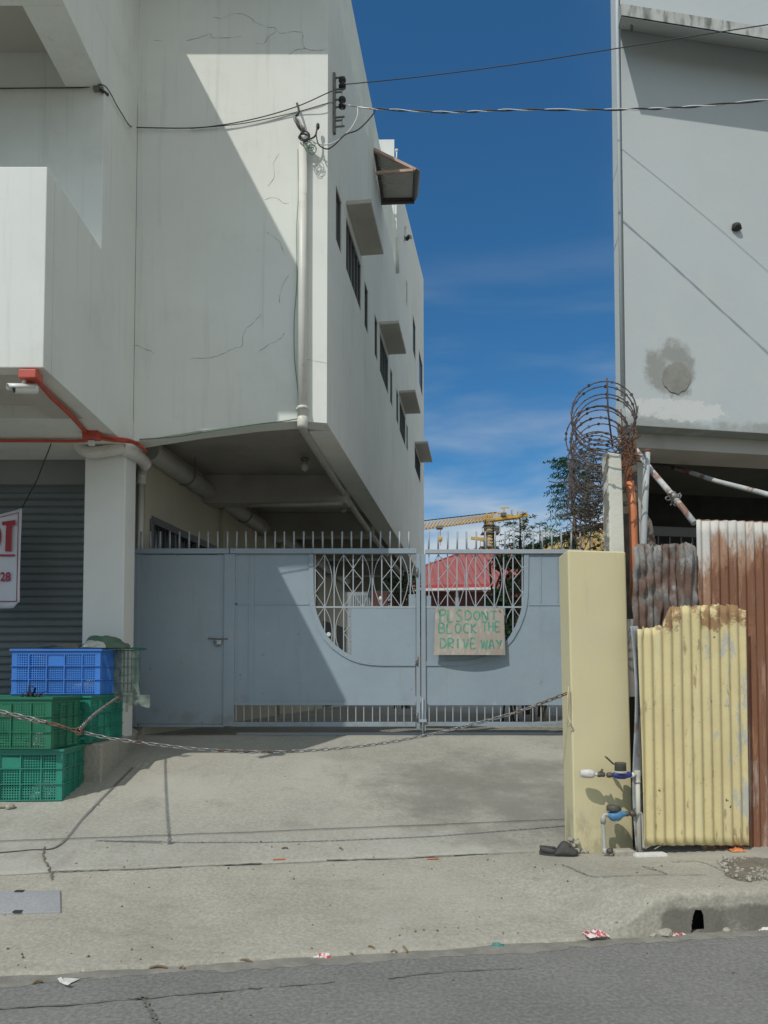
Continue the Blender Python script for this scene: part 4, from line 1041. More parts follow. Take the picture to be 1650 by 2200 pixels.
tag(MB().tube(spline([P(1222, 1476, 5.64), P(1220, 1500, 5.62), P(1221, 1540, 5.63), P(1226, 1552, 5.62), P(1222, 1560, 5.64)], 5), .006, 6).build('wire_hook', 'pipe_beige'), 'bent painted wire hook on the left edge of the yellow pillar', 'hook')
bw = thing('boundary_wall', 'plain boundary wall running back behind the yellow pillar', 'wall', (1.9, 7.5, .2))
g = MB(); g.prism([(1.52, 6.16, -.1), (1.70, 6.16, -.1), (2.62, 10.2, -.1), (2.44, 10.2, -.1)], (0, 0, 2.35)); g.build('wall', 'soffit', bw)
# white concrete post on the pillar
YPO = 6.25
a, b = P(1297, 1180, YPO), P(1341, 966, YPO)
ps = thing('concrete_post', 'short white flaking concrete post standing behind the pillar top', 'post', (a.x, YPO, a.z))
g = MB(); x0, xm, x1 = P(1297, 1100, YPO + .12).x, P(1310, 1100, YPO).x, P(1342, 1100, YPO).x
g.hexa([(x0, YPO + .14, a.z - .25), (xm, YPO, a.z - .25), (x1, YPO, a.z - .25), (x1, YPO + .16, a.z - .25)], [(x0 - .005, YPO + .14, b.z), (xm - .008, YPO, b.z - .02), (x1 - .02, YPO, b.z - .04), (x1 - .02, YPO + .16, b.z - .02)])
g.build('shaft', 'post', ps, bevel=.008)
# razor wire coil along the wall
rz = thing('razor_wire', 'rusty coiled razor wire along the boundary wall above the post', 'razor wire', P(1300, 960, 6.2))
c0 = P(1299, 878, 6.0); c1 = P(1268, 1092, 9.3)
wire = MB(); barb = MB()
turns = 30; n = 34
pts = []
for i in range(turns * n + 1):
    s = i / n; f = s / turns
    ctr = c0.lerp(c1, f); ax = (c1 - c0).normalized(); x = Vector((1, 0, 0)); x = (x - ax * x.dot(ax)).normalized(); y = ax.cross(x)
    r = .252 * (1 + .12 * nz(s * .8, 5) * min(1, s / 3)) * (1 - .0 * f); an = 2 * math.pi * s
    ctr = ctr + (x * .07 * nz(s * .45, 2) + y * (.07 * nz(s * .5, 9))) * min(1, s / 3) + ax * .05 * nz(s * .7, 4)
    pts.append(ctr + x * math.cos(an) * r + y * math.sin(an) * r)
wire.tube(pts, .0055, 5)
acc = 0
for i in range(1, len(pts) - 1):
    acc += (pts[i + 1] - pts[i]).length
    if acc > .046 + .012 * random.random():
        acc = 0; t = (pts[i + 1] - pts[i]).normalized(); q = t.orthogonal().normalized(); q = (Matrix.Rotation(random.random() * 6.3, 3, t) @ q)
        barb.bar(pts[i] - t * .010, pts[i] + t * .010, .024, .008, q)
wire.build('coil', 'razor', rz); barb.build('barb', 'razor', rz, kind='stuff')
MB().tube([P(1316, 962, 6.25), P(1306, 880, 6.15), P(1304, 812, 6.05)], .007, 6).build('stake', 'razor', rz)
g = MB(); random.seed(5)
for i in range(75):
    u = random.random(); c = c0.lerp(c1, .45 + .55 * u) + Vector((random.gauss(0, .12), random.gauss(0, .2), random.gauss(-.05 - .2 * u, .16)))
    q = [c + Vector((random.gauss(0, .1), random.gauss(0, .15), random.gauss(0, .1))) for _ in range(4)]
    g.tube(spline(q, 5), random.uniform(.003, .007), 4)
tag(g.build('dry_vine', 'dry_vine'), 'tangle of dry brown vine stems caught in the far razor wire', 'vine')
g = MB()
for i in range(16):
    c = P(random.uniform(1335, 1362), random.uniform(910, 1010), random.uniform(6.1, 6.6)); q = [c + Vector((random.gauss(0, .05), random.gauss(0, .06), random.gauss(0, .09))) for _ in range(4)]
    g.tube(spline(q, 5), random.uniform(.003, .006), 4)
tag(g.build('dry_vine', 'rust'), 'rusty wire scraps bunched at the right of the white post', 'wire')

# ------------------------------------------------------------------ water meters on the pillar
YM = 5.56
def MP(px, py, d=0): return P(px, py, YM + d)
m1 = thing('water_meter', 'dark blue water meter with raised lid on the upper pipe of the pillar', 'water meter', MP(1333, 1663), 'water meters on the yellow pillar')
MB().lathe(MP(1252, 1662, .0), MP(1276, 1663) - MP(1250, 1662), [(-.02, .022), (0, .03), (.05, .032), (.075, .028), (.085, .018)], 12).build('plaster_sleeve', 'cement_white', m1)
MB().tube([MP(1272, 1663), MP(1290, 1664)], .012, 10).build('nipple', 'white_pvc', m1)
v = MP(1292, 1664); MB().lathe(MP(1283, 1664), (1, 0, 0), [(0, .014), (.006, .019), (.02, .019), (.03, .016), (.045, .019), (.055, .014)], 10).build('valve', 'brass', m1)
g = MB(); g.tube([MP(1293, 1662), MP(1293, 1652)], .008, 8); g.bar(MP(1287, 1659), MP(1296, 1654), .012, .006); g.build('valve_handle', 'brass', m1)
MB().lathe(MP(1303, 1665), (1, 0, 0), [(0, .012), (.008, .02), (.03, .02), (.045, .014)], 8).build('union_nut', 'brass', m1)
MB().lathe(MP(1315, 1665), MP(1360, 1664) - MP(1315, 1665), [(0, .012), (.02, .022), (.04, .030), (.085, .032), (.11, .024), (.14, .018)], 12).build('meter_body', 'meter_blue', m1)
MB().lathe(MP(1333, 1658), (0, 0, 1), [(-.01, .045), (.0, .047), (.006, .047)], 18).build('collar', 'pipe_beige', m1)
MB().lathe(MP(1333, 1656), (0, 0, 1), [(0, .040), (.002, .042), (.05, .040), (.056, .042), (.06, .038), (.058, .030), (.04, .029)], 18).build('dial_housing', 'meter_dark', m1)
g = MB(); g.obox(MP(1321, 1644), MP(1303, 1627) - MP(1321, 1644), (0, .06, .0), (.004, 0, .004)); g.build('lid', 'meter_dark', m1)
MB().lathe(MP(1354, 1665), (1, 0, 0), [(0, .016), (.02, .02), (.03, .014)], 10).build('union_nut', 'white_pvc', m1)
m2 = thing('water_meter', 'pale blue brass-bodied water meter on the lower pipe near the ground', 'water meter', MP(1322, 1750), 'water meters on the yellow pillar')
MB().lathe(MP(1306, 1752), MP(1348, 1748) - MP(1306, 1752), [(0, .014), (.02, .022), (.04, .042), (.065, .046), (.085, .040), (.11, .020), (.14, .015)], 12).build('meter_body', 'meter_sky', m2)
MB().lathe(MP(1319, 1764), (0, 0, 1), [(0, .012), (.01, .03), (.035, .045), (.06, .045)], 16).build('meter_bowl', 'meter_sky', m2)
MB().lathe(MP(1318, 1742), (0, 0, 1), [(0, .047), (.01, .05), (.035, .048), (.04, .044)], 16).build('dial_housing', 'meter_dark', m2)
MB().lathe(MP(1333, 1742), (0, 0, 1), [(-.01, .008), (.012, .009), (.02, .004)], 8).build('bleed_screw', 'meter_dark', m2)
MB().lathe(MP(1343, 1748), (1, 0, 0), [(0, .014), (.006, .02), (.022, .02), (.03, .013)], 8).build('union_nut', 'brass', m2)
MB().lathe(MP(1353, 1748), (1, 0, 0), [(0, .014), (.006, .021), (.035, .021), (.042, .014)], 10).build('valve', 'brass', m2)
g = MB(); g.tube([MP(1360, 1746), MP(1361, 1738)], .007, 8); g.bar(MP(1353, 1745), MP(1365, 1737), .014, .006); g.build('valve_handle', 'brass', m2)
wp_ = thing('water_pipe', 'beige riser pipe with orange fitting beside the two water meters', 'pipe', MP(1370, 1830))
MB().tube([MP(1370, 1668, .03), MP(1371, 1740, .03), MP(1373, 1832, .03)], .0165, 12).build('riser', 'pipe_beige', wp_)
MB().lathe(MP(1369, 1655, .03), (0, 0, -1), [(0, .021), (.004, .023), (.05, .023), (.075, .02), (.078, .023), (.088, .023)], 12).build('tee', 'pipe_beige', wp_)
MB().tube([MP(1358, 1664), MP(1368, 1665, .03)], .014, 10).build('branch', 'pipe_beige', wp_)
MB().tube(spline([MP(1308, 1751), MP(1302, 1750), MP(1296, 1754), MP(1295, 1763), MP(1297, 1790), MP(1299, 1826)], 6), .0135, 10).build('inlet_pipe', 'grey_pvc', wp_)
MB().lathe(MP(1296, 1758), (0, 0, -1), [(-.02, .016), (0, .02), (.035, .02)], 10).build('elbow', 'grey_pvc', wp_)
MB().tube(spline([MP(1366, 1748), MP(1374, 1747, .03), MP(1379, 1755, .04), MP(1381, 1790, .05), MP(1383, 1822, .05)], 6), .014, 10).build('outlet_pipe', 'grey_pvc', wp_)
MB().lathe(MP(1300, 1822), (0, 0, -1), [(0, .018), (.03, .02), (.04, .014)], 10).build('foot_fitting', 'grey_pvc', wp_)
MB().lathe(MP(1304, 1828, -.01), (.8, -.5, .1), [(0, .016), (.02, .022), (.04, .018)], 10).build('foot_valve', 'brass', wp_)
# stones at the pillar foot
def rock(px, py, r, mat, label, flat=.6, lift=0, name='stone', group=None):
    c = ground_pt(px, py); bm = bmesh.new(); bmesh.ops.create_icosphere(bm, subdivisions=2, radius=r)
    k = random.random() * 50
    for v in bm.verts:
        d = 1 + .35 * nz(v.co.x / r * 1.1 + k, v.co.y / r * 1.1, v.co.z / r * 1.1 + k)
        v.co = Vector((v.co.x * d * 1.25, v.co.y * d, v.co.z * d * flat))
    me = bpy.data.meshes.new(name); bm.to_mesh(me); bm.free(); me.materials.append(MAT[mat])
    o = bpy.data.objects.new(name, me); COL.objects.link(o); o.location = c + Vector((0, 0, r * flat * .55 + lift)); o.rotation_euler[2] = random.random() * 6
    return tag(o, label, 'stone', group)
g = MB(); a = ground_pt(1322, 1840); g.obox(a + Vector((0, 0, -.02)), (.15, .02, 0), (-.01, .09, 0), (0, 0, .06)); tag(g.build('concrete_block', 'stone', bevel=.012), 'rough grey concrete block at the foot of the yellow pillar', 'block')
g = MB(); a = ground_pt(1368, 1843); g.obox(a + Vector((0, 0, -.02)), (.24, .03, 0), (-.01, .08, 0), (0, 0, .045)); tag(g.build('cement_lump', 'cement_white', bevel=.02), 'pale cement lump round the base of the water pipe', 'cement')

# ------------------------------------------------------------------ corrugated sheets at the right
FD = Vector((ca, sa, 0)); FN = Vector((sa, -ca, 0))        # fence direction and its street side
F0 = Vector((P(1362, 1600, 5.80).x, 5.80, 0))
def FP(px, py, off=0): return PP(px, py, F0 + FN * off, FN)
def corr(name, label, xl, xr, ytop, ybot, off, wave, amp, mat, ragged=None, lean=0, cat='metal sheet', xb=(0, 0), rag_amp=0):
    tl, tr = FP(xl, ytop(xl), off), FP(xr, ytop(xr), off)
    bl, br = FP(xl + xb[0], ybot, off), FP(xr + xb[1], ybot, off)
    W = (tr - tl).dot(FD); nu = max(24, int(W / wave * 12)); nv = 26
    def f(u, v):
        px = xl + (xr - xl) * u
        yt = ytop(px) + (rag_amp * (nz(u * 23, 4) + .6 * nz(u * 60, 8)) if rag_amp else 0)
        p = FP(px + (xb[0] * (1 - u) + xb[1] * u) * v, yt + (ybot + 1.5 * nz(u * 5, 33) - yt) * v, off)
        s = (p - tl).dot(FD)
        d = amp * math.sin(2 * math.pi * s / wave) + .003 * nz(u * 3, v * 3, off * 9) + lean * (1 - v)
        if ragged: d += ragged(u, v)
        return p + FN * d
    g = MB(); g.grid(f, nu, nv); o = g.build(name, mat); o.modifiers.new('thick', 'SOLIDIFY').thickness = .0025
    return tag(o, label, cat, None)
corr('corrugated_sheet', 'tall white corrugated sheet streaked with brown rust at the right edge', 1496, 1860, lambda x: 1116 + (x - 1496) * .03, 1846, .10, .0745, .013, 'rusty_white', xb=(12, 40))
corr('corrugated_sheet', 'crumpled old grey corrugated sheet between pillar and rusty sheet', 1358, 1506, lambda x: 1178 - 8 * sstep(1358, 1376, x) - 2 * math.sin(x * .07) + (22 * sstep(1486, 1506, x)), 1400, .13, .062, .010, 'old_zinc',
     ragged=lambda u, v: .05 * abs(nz(u * 3.1, v * 3.7, 6)) + .03 * abs(nz(u * 6, v * 5 + u * 3, 7)) + .012 * nz(u * 14, v * 12, 3) - .05 * sstep(.8, 1, u) * (1 - v), rag_amp=6)
def ytop_y(x):
    if x < 1425: return 1352 - (x - 1370) * .14
    return 1345 - 42 * sstep(1418, 1440, x) - 4 * sstep(1440, 1560, x) + 12 * sstep(1575, 1600, x)
corr('corrugated_sheet', 'yellow painted corrugated sheet with torn rusty top beside the pillar', 1369, 1600, ytop_y, 1816, .20, .0775, .0115, 'yellow_sheet', xb=(14, 8), rag_amp=7,
     ragged=lambda u, v: .02 * math.exp(-v * 14) * nz(u * 17, v * 9, 5))
g = MB(); 
def fbent(u, v):
    px = 1354 + 18 * u + 14 * v + (6 * math.sin(v * 6) if u < .5 else 0); py = 1345 + (1825 - 1345) * v
    return FP(px, py, .205 - .05 * u + .012 * nz(u * 3, v * 9, 3))
g.grid(fbent, 5, 40); o = g.build('flat_sheet_strip', 'flashing'); o.modifiers.new('thick', 'SOLIDIFY').thickness = .002
tag(o, 'bent grey metal flashing strip between yellow pillar and yellow sheet', 'metal strip')
# dark timber and board closing the gap behind
g = MB(); g.obox(FP(1345, 1850, -.12), FD * 2.2, FN * -.03, (0, 0, 1.25)); tag(g.build('backing_board', 'dark_wall'), 'dark backing board behind the corrugated sheets', 'board')
t = thing('fence_footing', 'short grey concrete stub under the corrugated sheets', 'footing', FP(1530, 1840, .1))
g = MB(); g.obox(FP(1512, 1845, .02), FD * .11, FN * -.1, (0, 0, .14)); g.build('stub', 'stone', t, bevel=.015)
# pipes above the sheets
t = thing('steel_post', 'upright grey steel pipe post behind the crumpled sheet', 'post', P(1386, 1170, 6.4))
MB().tube([P(1390, 972, 6.4), P(1386, 1070, 6.4), P(1382, 1172, 6.4), P(1380, 1400, 6.4)], .027, 12).build('pipe', 'pipe_grey', t)
MB().lathe(P(1390, 972, 6.4), (0, 0, 1), [(0, .028), (.02, .03)], 12).build('pipe_end', 'rust', t)
t = thing('brace_pipe', 'rusty white pipe brace dropping steeply to the tall rusty sheet', 'pipe', P(1490, 1118, 6.0))
MB().tube([P(1346, 940, 6.9), P(1400, 1012, 6.5), P(1448, 1068, 6.2), P(1492, 1124, 6.0)], .024, 12).build('pipe', 'pipe_paint', t)
g = MB(); c = P(1449, 1069, 6.2)
for i in range(7): g.tube(spline([c + Vector((random.gauss(0, .03), random.gauss(0, .03), random.gauss(0, .03))) for _ in range(5)], 5), .007, 5)
g.lathe(c - Vector((.03, 0, -.03)), (.66, -.2, -.7), [(0, .032), (.07, .034)], 10)
g.build('wire_binding', 'dark_metal', t)
t = thing('brace_pipe', 'long pale pipe brace sloping down to the right edge', 'pipe', P(1560, 1040, 6.6))
MB().tube([P(1392, 990, 9.5), P(1480, 1014, 8.9), P(1540, 1034, 8.45), P(1630, 1057, 7.7), P(1720, 1082, 7.1)], .026, 12).build('pipe', 'pipe_paint', t)
t = thing('orange_pipe', 'broken orange plastic pipe upright behind the white post', 'pipe', P(1360, 1100, 6.45))
MB().tube([P(1353, 1035, 6.45), P(1360, 1100, 6.45), P(1362, 1180, 6.45), P(1362, 1300, 6.45)], .034, 12).build('pipe', 'orange_pvc', t)
MB().tube([P(1349, 1005, 6.5), P(1353, 1040, 6.47)], .028, 10).build('broken_end', 'rust', t)
g = MB(); g.hexa([P(1334, 1330, 6.7), P(1380, 1330, 6.7), P(1380, 1330, 6.76), P(1334, 1330, 6.76)], [P(1338, 930, 6.7), P(1366, 925, 6.7), P(1366, 925, 6.76), P(1338, 930, 6.76)]); tag(g.build('timber_post', 'dry_vine'), 'dark weathered timber post behind the orange pipe', 'post')
g = MB(); g.prism([P(1378, 1085, 6.7), P(1400, 1120, 6.7), P(1410, 1170, 6.7), P(1378, 1172, 6.7)], (0, .01, 0)); tag(g.build('metal_scrap', 'old_zinc'), 'triangular pale metal scrap behind the steel post', 'scrap')

# ------------------------------------------------------------------ right building
BA = R(10); BD = Vector((math.cos(BA), math.sin(BA), 0)); BN = Vector((math.sin(BA), -math.cos(BA), 0))
B0 = P(1340, 700, 8.0)
def BP(px, py, off=0): return PP(px, py, B0 + BN * off, BN)
rb = thing('grey_building', 'pale grey plastered building at right with overhanging upper wall', 'building', (3.5, 8.5, .8))
lo = [BP(1362, 914), BP(1700, 937)]; x_l = BP(1341, 600)
zl = lo[0].z; ed = 8.0
lft = Vector((x_l.x, x_l.y, 0))
def bq(s, z, off=0): return lft + BD * s + BN * off + Vector((0, 0, z))
sl_ = (lo[1].z - lo[0].z) / ((lo[1] - lo[0]).dot(BD))
g = MB()
a = [bq(0, zl), bq(ed, zl + 0 * ed), bq(ed, 11.5), bq(0, 11.5)]
g.hexa(a, [p - BN * .22 for p in a]); g.build('upper_wall', 'right_plaster', rb, bevel=.006)
# return of the building behind the narrow edge strip
cdir = Vector((.31, .95, 0)).normalized(); k0 = bq(.0, 0, -.222)
g = MB(); q = [k0, k0 + cdir * 6, k0 + cdir * 6 + BD * 7, k0 + BD * 8]
g.prism([(p.x, p.y, zl + .25) for p in q], (0, 0, 11.3 - zl)); g.build('upper_volume', 'right_plaster', rb)
q = [bq(.02, 0, -.225), bq(8, 0, -.225), bq(8, 0, -.75), bq(max(.12, (.316 * (lft - BN * .75).y - (lft - BN * .75).x) / (BD.x - .316 * BD.y)), 0, -.75)]
g = MB(); g.prism([(p.x, p.y, zl - .16) for p in q], (0, 0, .40)); g.build('edge_beam', 'soffit', rb, bevel=.01)
# dark recessed ground floor
def bs(off):         # start of the recess, kept behind the narrow edge strip
    q = lft + BN * off; return max(.12, (.322 * q.y - q.x) / (BD.x - .322 * BD.y))
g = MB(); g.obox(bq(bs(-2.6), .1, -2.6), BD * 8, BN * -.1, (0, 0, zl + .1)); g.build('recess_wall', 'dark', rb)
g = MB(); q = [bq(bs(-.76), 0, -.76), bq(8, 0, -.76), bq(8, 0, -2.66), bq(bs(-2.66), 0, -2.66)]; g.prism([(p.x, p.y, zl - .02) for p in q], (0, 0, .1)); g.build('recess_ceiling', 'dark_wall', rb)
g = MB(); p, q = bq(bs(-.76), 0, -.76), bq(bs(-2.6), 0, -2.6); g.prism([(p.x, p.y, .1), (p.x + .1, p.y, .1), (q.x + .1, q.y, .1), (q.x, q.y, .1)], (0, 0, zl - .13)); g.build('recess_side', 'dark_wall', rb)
g = MB(); g.lathe(bq(.42, .1, -.62), (0, 0, 1), [(0, .11), (zl - .55, .11), (zl - .35, .14), (zl - .27, .19)], 16); g.build('round_column', 'soffit', rb)
gr = MB()
for i in range(34): gr.bar(bq(.62 + .16 * i, .2, -1.6), bq(.62 + .16 * i, zl - .78, -1.6), .018)
gr.bar(bq(.62, zl - .78, -1.6), bq(6, zl - .78, -1.6), .05, .12); gr.build('grille', 'frame', rb)
# sloping canopy
cz = BP(1335, 62).z; cf = .42
ft = BP(1333, 7, cf); fb = BP(1335, 32, cf)
k1 = bq(-.02, cz, .002)
ps_ = [k1, bq(-.02, cz + .28, .002), Vector((0, 0, 0)), Vector((0, 0, 0))]
f_low = bq(.0, fb.z, cf); f_hi = bq(.0, ft.z, cf)
off_f = (fb - bq(0, 0, cf)).dot(BD)
A_ = [bq(-.03, cz, .002), bq(off_f, fb.z, cf), bq(off_f, ft.z, cf), bq(-.03, cz + .22, .002)]
g = MB(); g.hexa(A_, [p + BD * 8 for p in A_]); g.build('canopy', 'weathered', rb)
S_ = [bq(-.02, cz - .004, .003), bq(off_f + .01, fb.z - .004, cf - .012), bq(off_f + .01, fb.z - .012, cf - .012), bq(-.02, cz - .012, .003)]
g = MB(); g.hexa(S_, [p + BD * 7.9 for p in S_]); g.build('canopy_soffit', 'right_soffit', rb)
MB().tube([BP(1338, 55, .12), BP(1352, 40, .3), BP(1357, 42, .3), BP(1357, 64, .12)], .012, 6).build('canopy_bracket', 'dark_metal', rb)
# patch hole, wasp nest, vertical edge pipe
g = MB(); c = BP(1453, 812, .0)
ring = []
for i in range(26):
    an = 2 * math.pi * i / 26; px = 1453 + 30 * math.cos(an) * (1 + .16 * nz(i * .55, 3)); py = 812 + 33 * math.sin(an) * (1 + .16 * nz(i * .75, 8)); ring.append(BP(px, py, .003))
g.prism(ring, BN * .006); g.build('plaster_patch', 'patch', rb)
t = rock(700, 1700, .045, 'nest', 'dark clump like a wasp nest stuck to the grey wall', 1, 0, 'wasp_nest'); t.location = BP(1582, 488, .02); t['category'] = 'nest'
tag(MB().tube([bq(-.05, zl + .3, .02), bq(-.05, 11, .02)], .018, 8).build('edge_pipe', 'right_plaster'), 'thin pipe running up the left edge of the grey building', 'pipe')

# ------------------------------------------------------------------ insulator rack, service cables
ins = thing('insulator_rack', 'grey steel bracket with two black spool insulators on the building corner', 'insulator rack', WP(.2, P(712, 230, 8.25).z, .03))
tR = wall_t(712); YR = YW + WD.y * tR
def RP(px, py, o=0): p = PP(px, py, WP(tR, 0, o), WD); return p
p0, p1 = RP(712, 160), RP(712, 287)
MB().bar(WP(tR, p0.z, .015), WP(tR, p1.z, .015), .03, .055, WD).build('back_bar', 'dark_metal', ins)
for py in (168, 193, 199, 215, 231, 253, 260, 273):
    z = RP(716, py).z; L_ = .105 if py not in (199, 260) else .07
    MB().bar(WP(tR, z, .028), WP(tR, z, .028 + L_), .018, .012).build('arm', 'dark_metal', ins)
for ya, yb in ((165, 236), (250, 276)): MB().tube([WP(tR, RP(727, ya).z, .105), WP(tR, RP(727, yb).z, .105)], .006, 8).build('bolt', 'galv', ins)
for yc in (180, 222):
    z = RP(727, yc).z; MB().lathe(WP(tR, z - .055, .105), (0, 0, 1), [(0, .02), (.003, .04), (.03, .042), (.042, .03), (.055, .024), (.068, .03), (.08, .042), (.107, .04), (.11, .02)], 16).build('spool', 'black', ins)
def cable(name, label, pts, r, mat, k=8): return tag(MB().tube(spline(pts, k), r, 6).build(name, mat), label, 'cable')
cable('service_wire', 'thin dark overhead wire rising to the right from the upper insulator', [RP(735, 181, .0), P(765, 179, 8.2), P(900, 165, 8.1), P(1100, 139, 7.8), P(1300, 108, 7.5), P(1500, 76, 7.2), P(1760, 36, 6.8)], .005, 'black')
MB().lathe(P(773, 178, 8.2), P(790, 176, 8.2) - P(773, 178, 8.2), [(-.03, .004), (0, .012), (.05, .012), (.08, .004)], 8)
sv = thing('service_cable', 'twisted black and silver overhead cable spanning from the lower insulator', 'cable', P(810, 234, 8.1))
cl = spline([P(795, 233, 8.15), P(960, 241, 7.9), P(1100, 236, 7.7), P(1340, 235, 7.35), P(1500, 228, 7.1), P(1760, 203, 6.7)], 30)
for k_, (m_, r_) in enumerate((('black', .0065), ('wire_white', .0048))):
    q = []
    for i, p in enumerate(cl):
        an = i * .42 + k_ * math.pi; q.append(p + Vector((0, math.cos(an), math.sin(an))) * .0065)
    MB().tube(q, r_, 6).build('strand', m_, sv)
MB().tube(spline([RP(735, 222), P(748, 226, 8.2), P(770, 230, 8.2), cl[0]], 6), .0065, 6).build('dead_end_wire', 'galv', sv)
cable('loop_cable', 'black cable looping down from the twisted service line to the wall', [P(815, 235, 8.15), P(808, 233, 8.15), P(798, 250, 8.1), P(770, 278, 8.05), P(742, 289, 8.03), P(722, 308, 8.0), P(704, 320, 7.98), P(686, 312, 7.98), P(680, 295, 8.0), P(680, 280, 8.02), P(682, 268, 8.03)], .007, 'black')
cable('loop_cable', 'white cable looping down from the twisted service line to the wall', [P(768, 231, 8.18), P(768, 248, 8.12), P(758, 270, 8.08), P(742, 289, 8.05), P(722, 304, 8.02), P(700, 311, 8.0), P(672, 306, 8.02)], .0055, 'wire_white')
MB().lathe(P(682, 275, 8.03), (0, 0, 1), [(-.02, .008), (0, .02), (.03, .02), (.04, .012)], 8)
tg = thing('cable_bundle', 'untidy bundle of coiled black and green cable above the downpipe', 'cable', P(655, 290, 8.02))
MB().tube(spline([P(638, 222, 8.05), P(641, 232, 8.03), P(642, 242, 8.0), P(636, 249, 7.98)], 6), .012, 8).build('cable_tail', 'black', tg)
random.seed(3)
g = MB()
for i in range(7):
    ang = i * .9; g.tube(spline([P(632 + random.uniform(-2, 2), 249, 7.97 + .02 * math.sin(ang)), P(638 + random.uniform(-3, 7), 262, 7.96 + .03 * math.sin(ang)), P(645 + random.uniform(-3, 8), 275, 7.97 + .03 * math.cos(ang)), P(650 + random.uniform(-2, 5), 288, 7.99)], 6), .010, 6)
g.build('taped_bundle', 'dark_metal', tg)
g = MB()
for i in range(4): 
    c = P(652 + random.uniform(-3, 3), 293 + random.uniform(-3, 3), 7.98); rr = random.uniform(.042, .062); tl = random.uniform(-.4, .4)
    g.tube([c + Vector((math.cos(a) * rr, math.sin(a) * rr * tl, math.sin(a) * rr * .9)) for a in [2 * math.pi * j / 18 for j in range(18)]], .006, 6, True)
g.build('cable_coil', 'black', tg)
g = MB()
for i in range(6):
    c = P(664 + random.uniform(-9, 9), 314 + random.uniform(-7, 7), 7.98); rr = random.uniform(.025, .05); tl = random.uniform(-.8, .8)
    g.tube([c + Vector((math.cos(a) * rr, math.sin(a) * rr * tl, math.sin(a) * rr)) for a in [2 * math.pi * j / 16 for j in range(16)]], .0035, 5, True)
g.build('green_coil', 'wire_green', tg)
MB().tube(spline([P(655, 300, 7.98), P(668, 298, 7.98), P(678, 290, 8.0), P(682, 268, 8.03)], 6), .009, 6).build('cable_end', 'black', tg)
MB().lathe(P(683, 274, 8.03), (0, 0, 1), [(-.02, .01), (0, .02), (.035, .018), (.045, .01)], 8).build('connector', 'black', tg)
cable('wall_wire', 'thin green wire running down beside the downpipe', [P(640, 320, 8.07), P(641, 420, 8.08), P(637, 500, 8.08), P(638, 600, 8.08), P(632, 690, 8.08), P(633, 770, 8.08), P(640, 840, 8.08), P(641, 880, 8.08), P(638, 900, 8.07)], .004, 'wire_green')
cable('wall_wire', 'green wire clipped along the bottom edge of the front wall', [P(300, 944, 8.08), P(380, 938, 8.07), P(460, 925, 8.07), P(540, 913, 8.07), P(600, 906, 8.07), P(638, 900, 8.07)], .006, 'wire_green')
cable('wall_wire', 'dark wire strung along the balcony wall and across the front wall', [P(-20, 190, 7.10), P(90, 189, 7.10), P(180, 188, 7.10), P(205, 183, 7.09), PX(224, 184), PX(237, 200), PX(250, 225), PX(264, 248), PX(273, 263), PX(279, 270, -2.64), P(286, 273, 8.03), P(300, 274, 8.07), P(410, 275, 8.07), P(480, 268, 8.07), P(560, 252, 8.07), P(640, 228, 8.07), P(703, 200, 8.06), P(716, 195, 8.2)], .0055, 'black')
cable('wall_wire', 'second dark wire joining the corner bracket below the first', [P(410, 276, 8.08), P(500, 268, 8.08), P(560, 258, 8.08), P(640, 240, 8.08), P(703, 222, 8.06), P(716, 222, 8.2)], .0045, 'black')
t = thing('wire_clamp', 'small black wire clamp on the balcony column beside the beam', 'clamp', P(215, 195, 7.1))
MB().bar(P(201, 192, 7.10), P(214, 192, 7.10), .045, .03).build('bracket', 'dark_metal', t); MB().tube([P(217, 194, 7.08), P(231, 203, 7.2)], .017, 8).build('clamp_body', 'black', t)

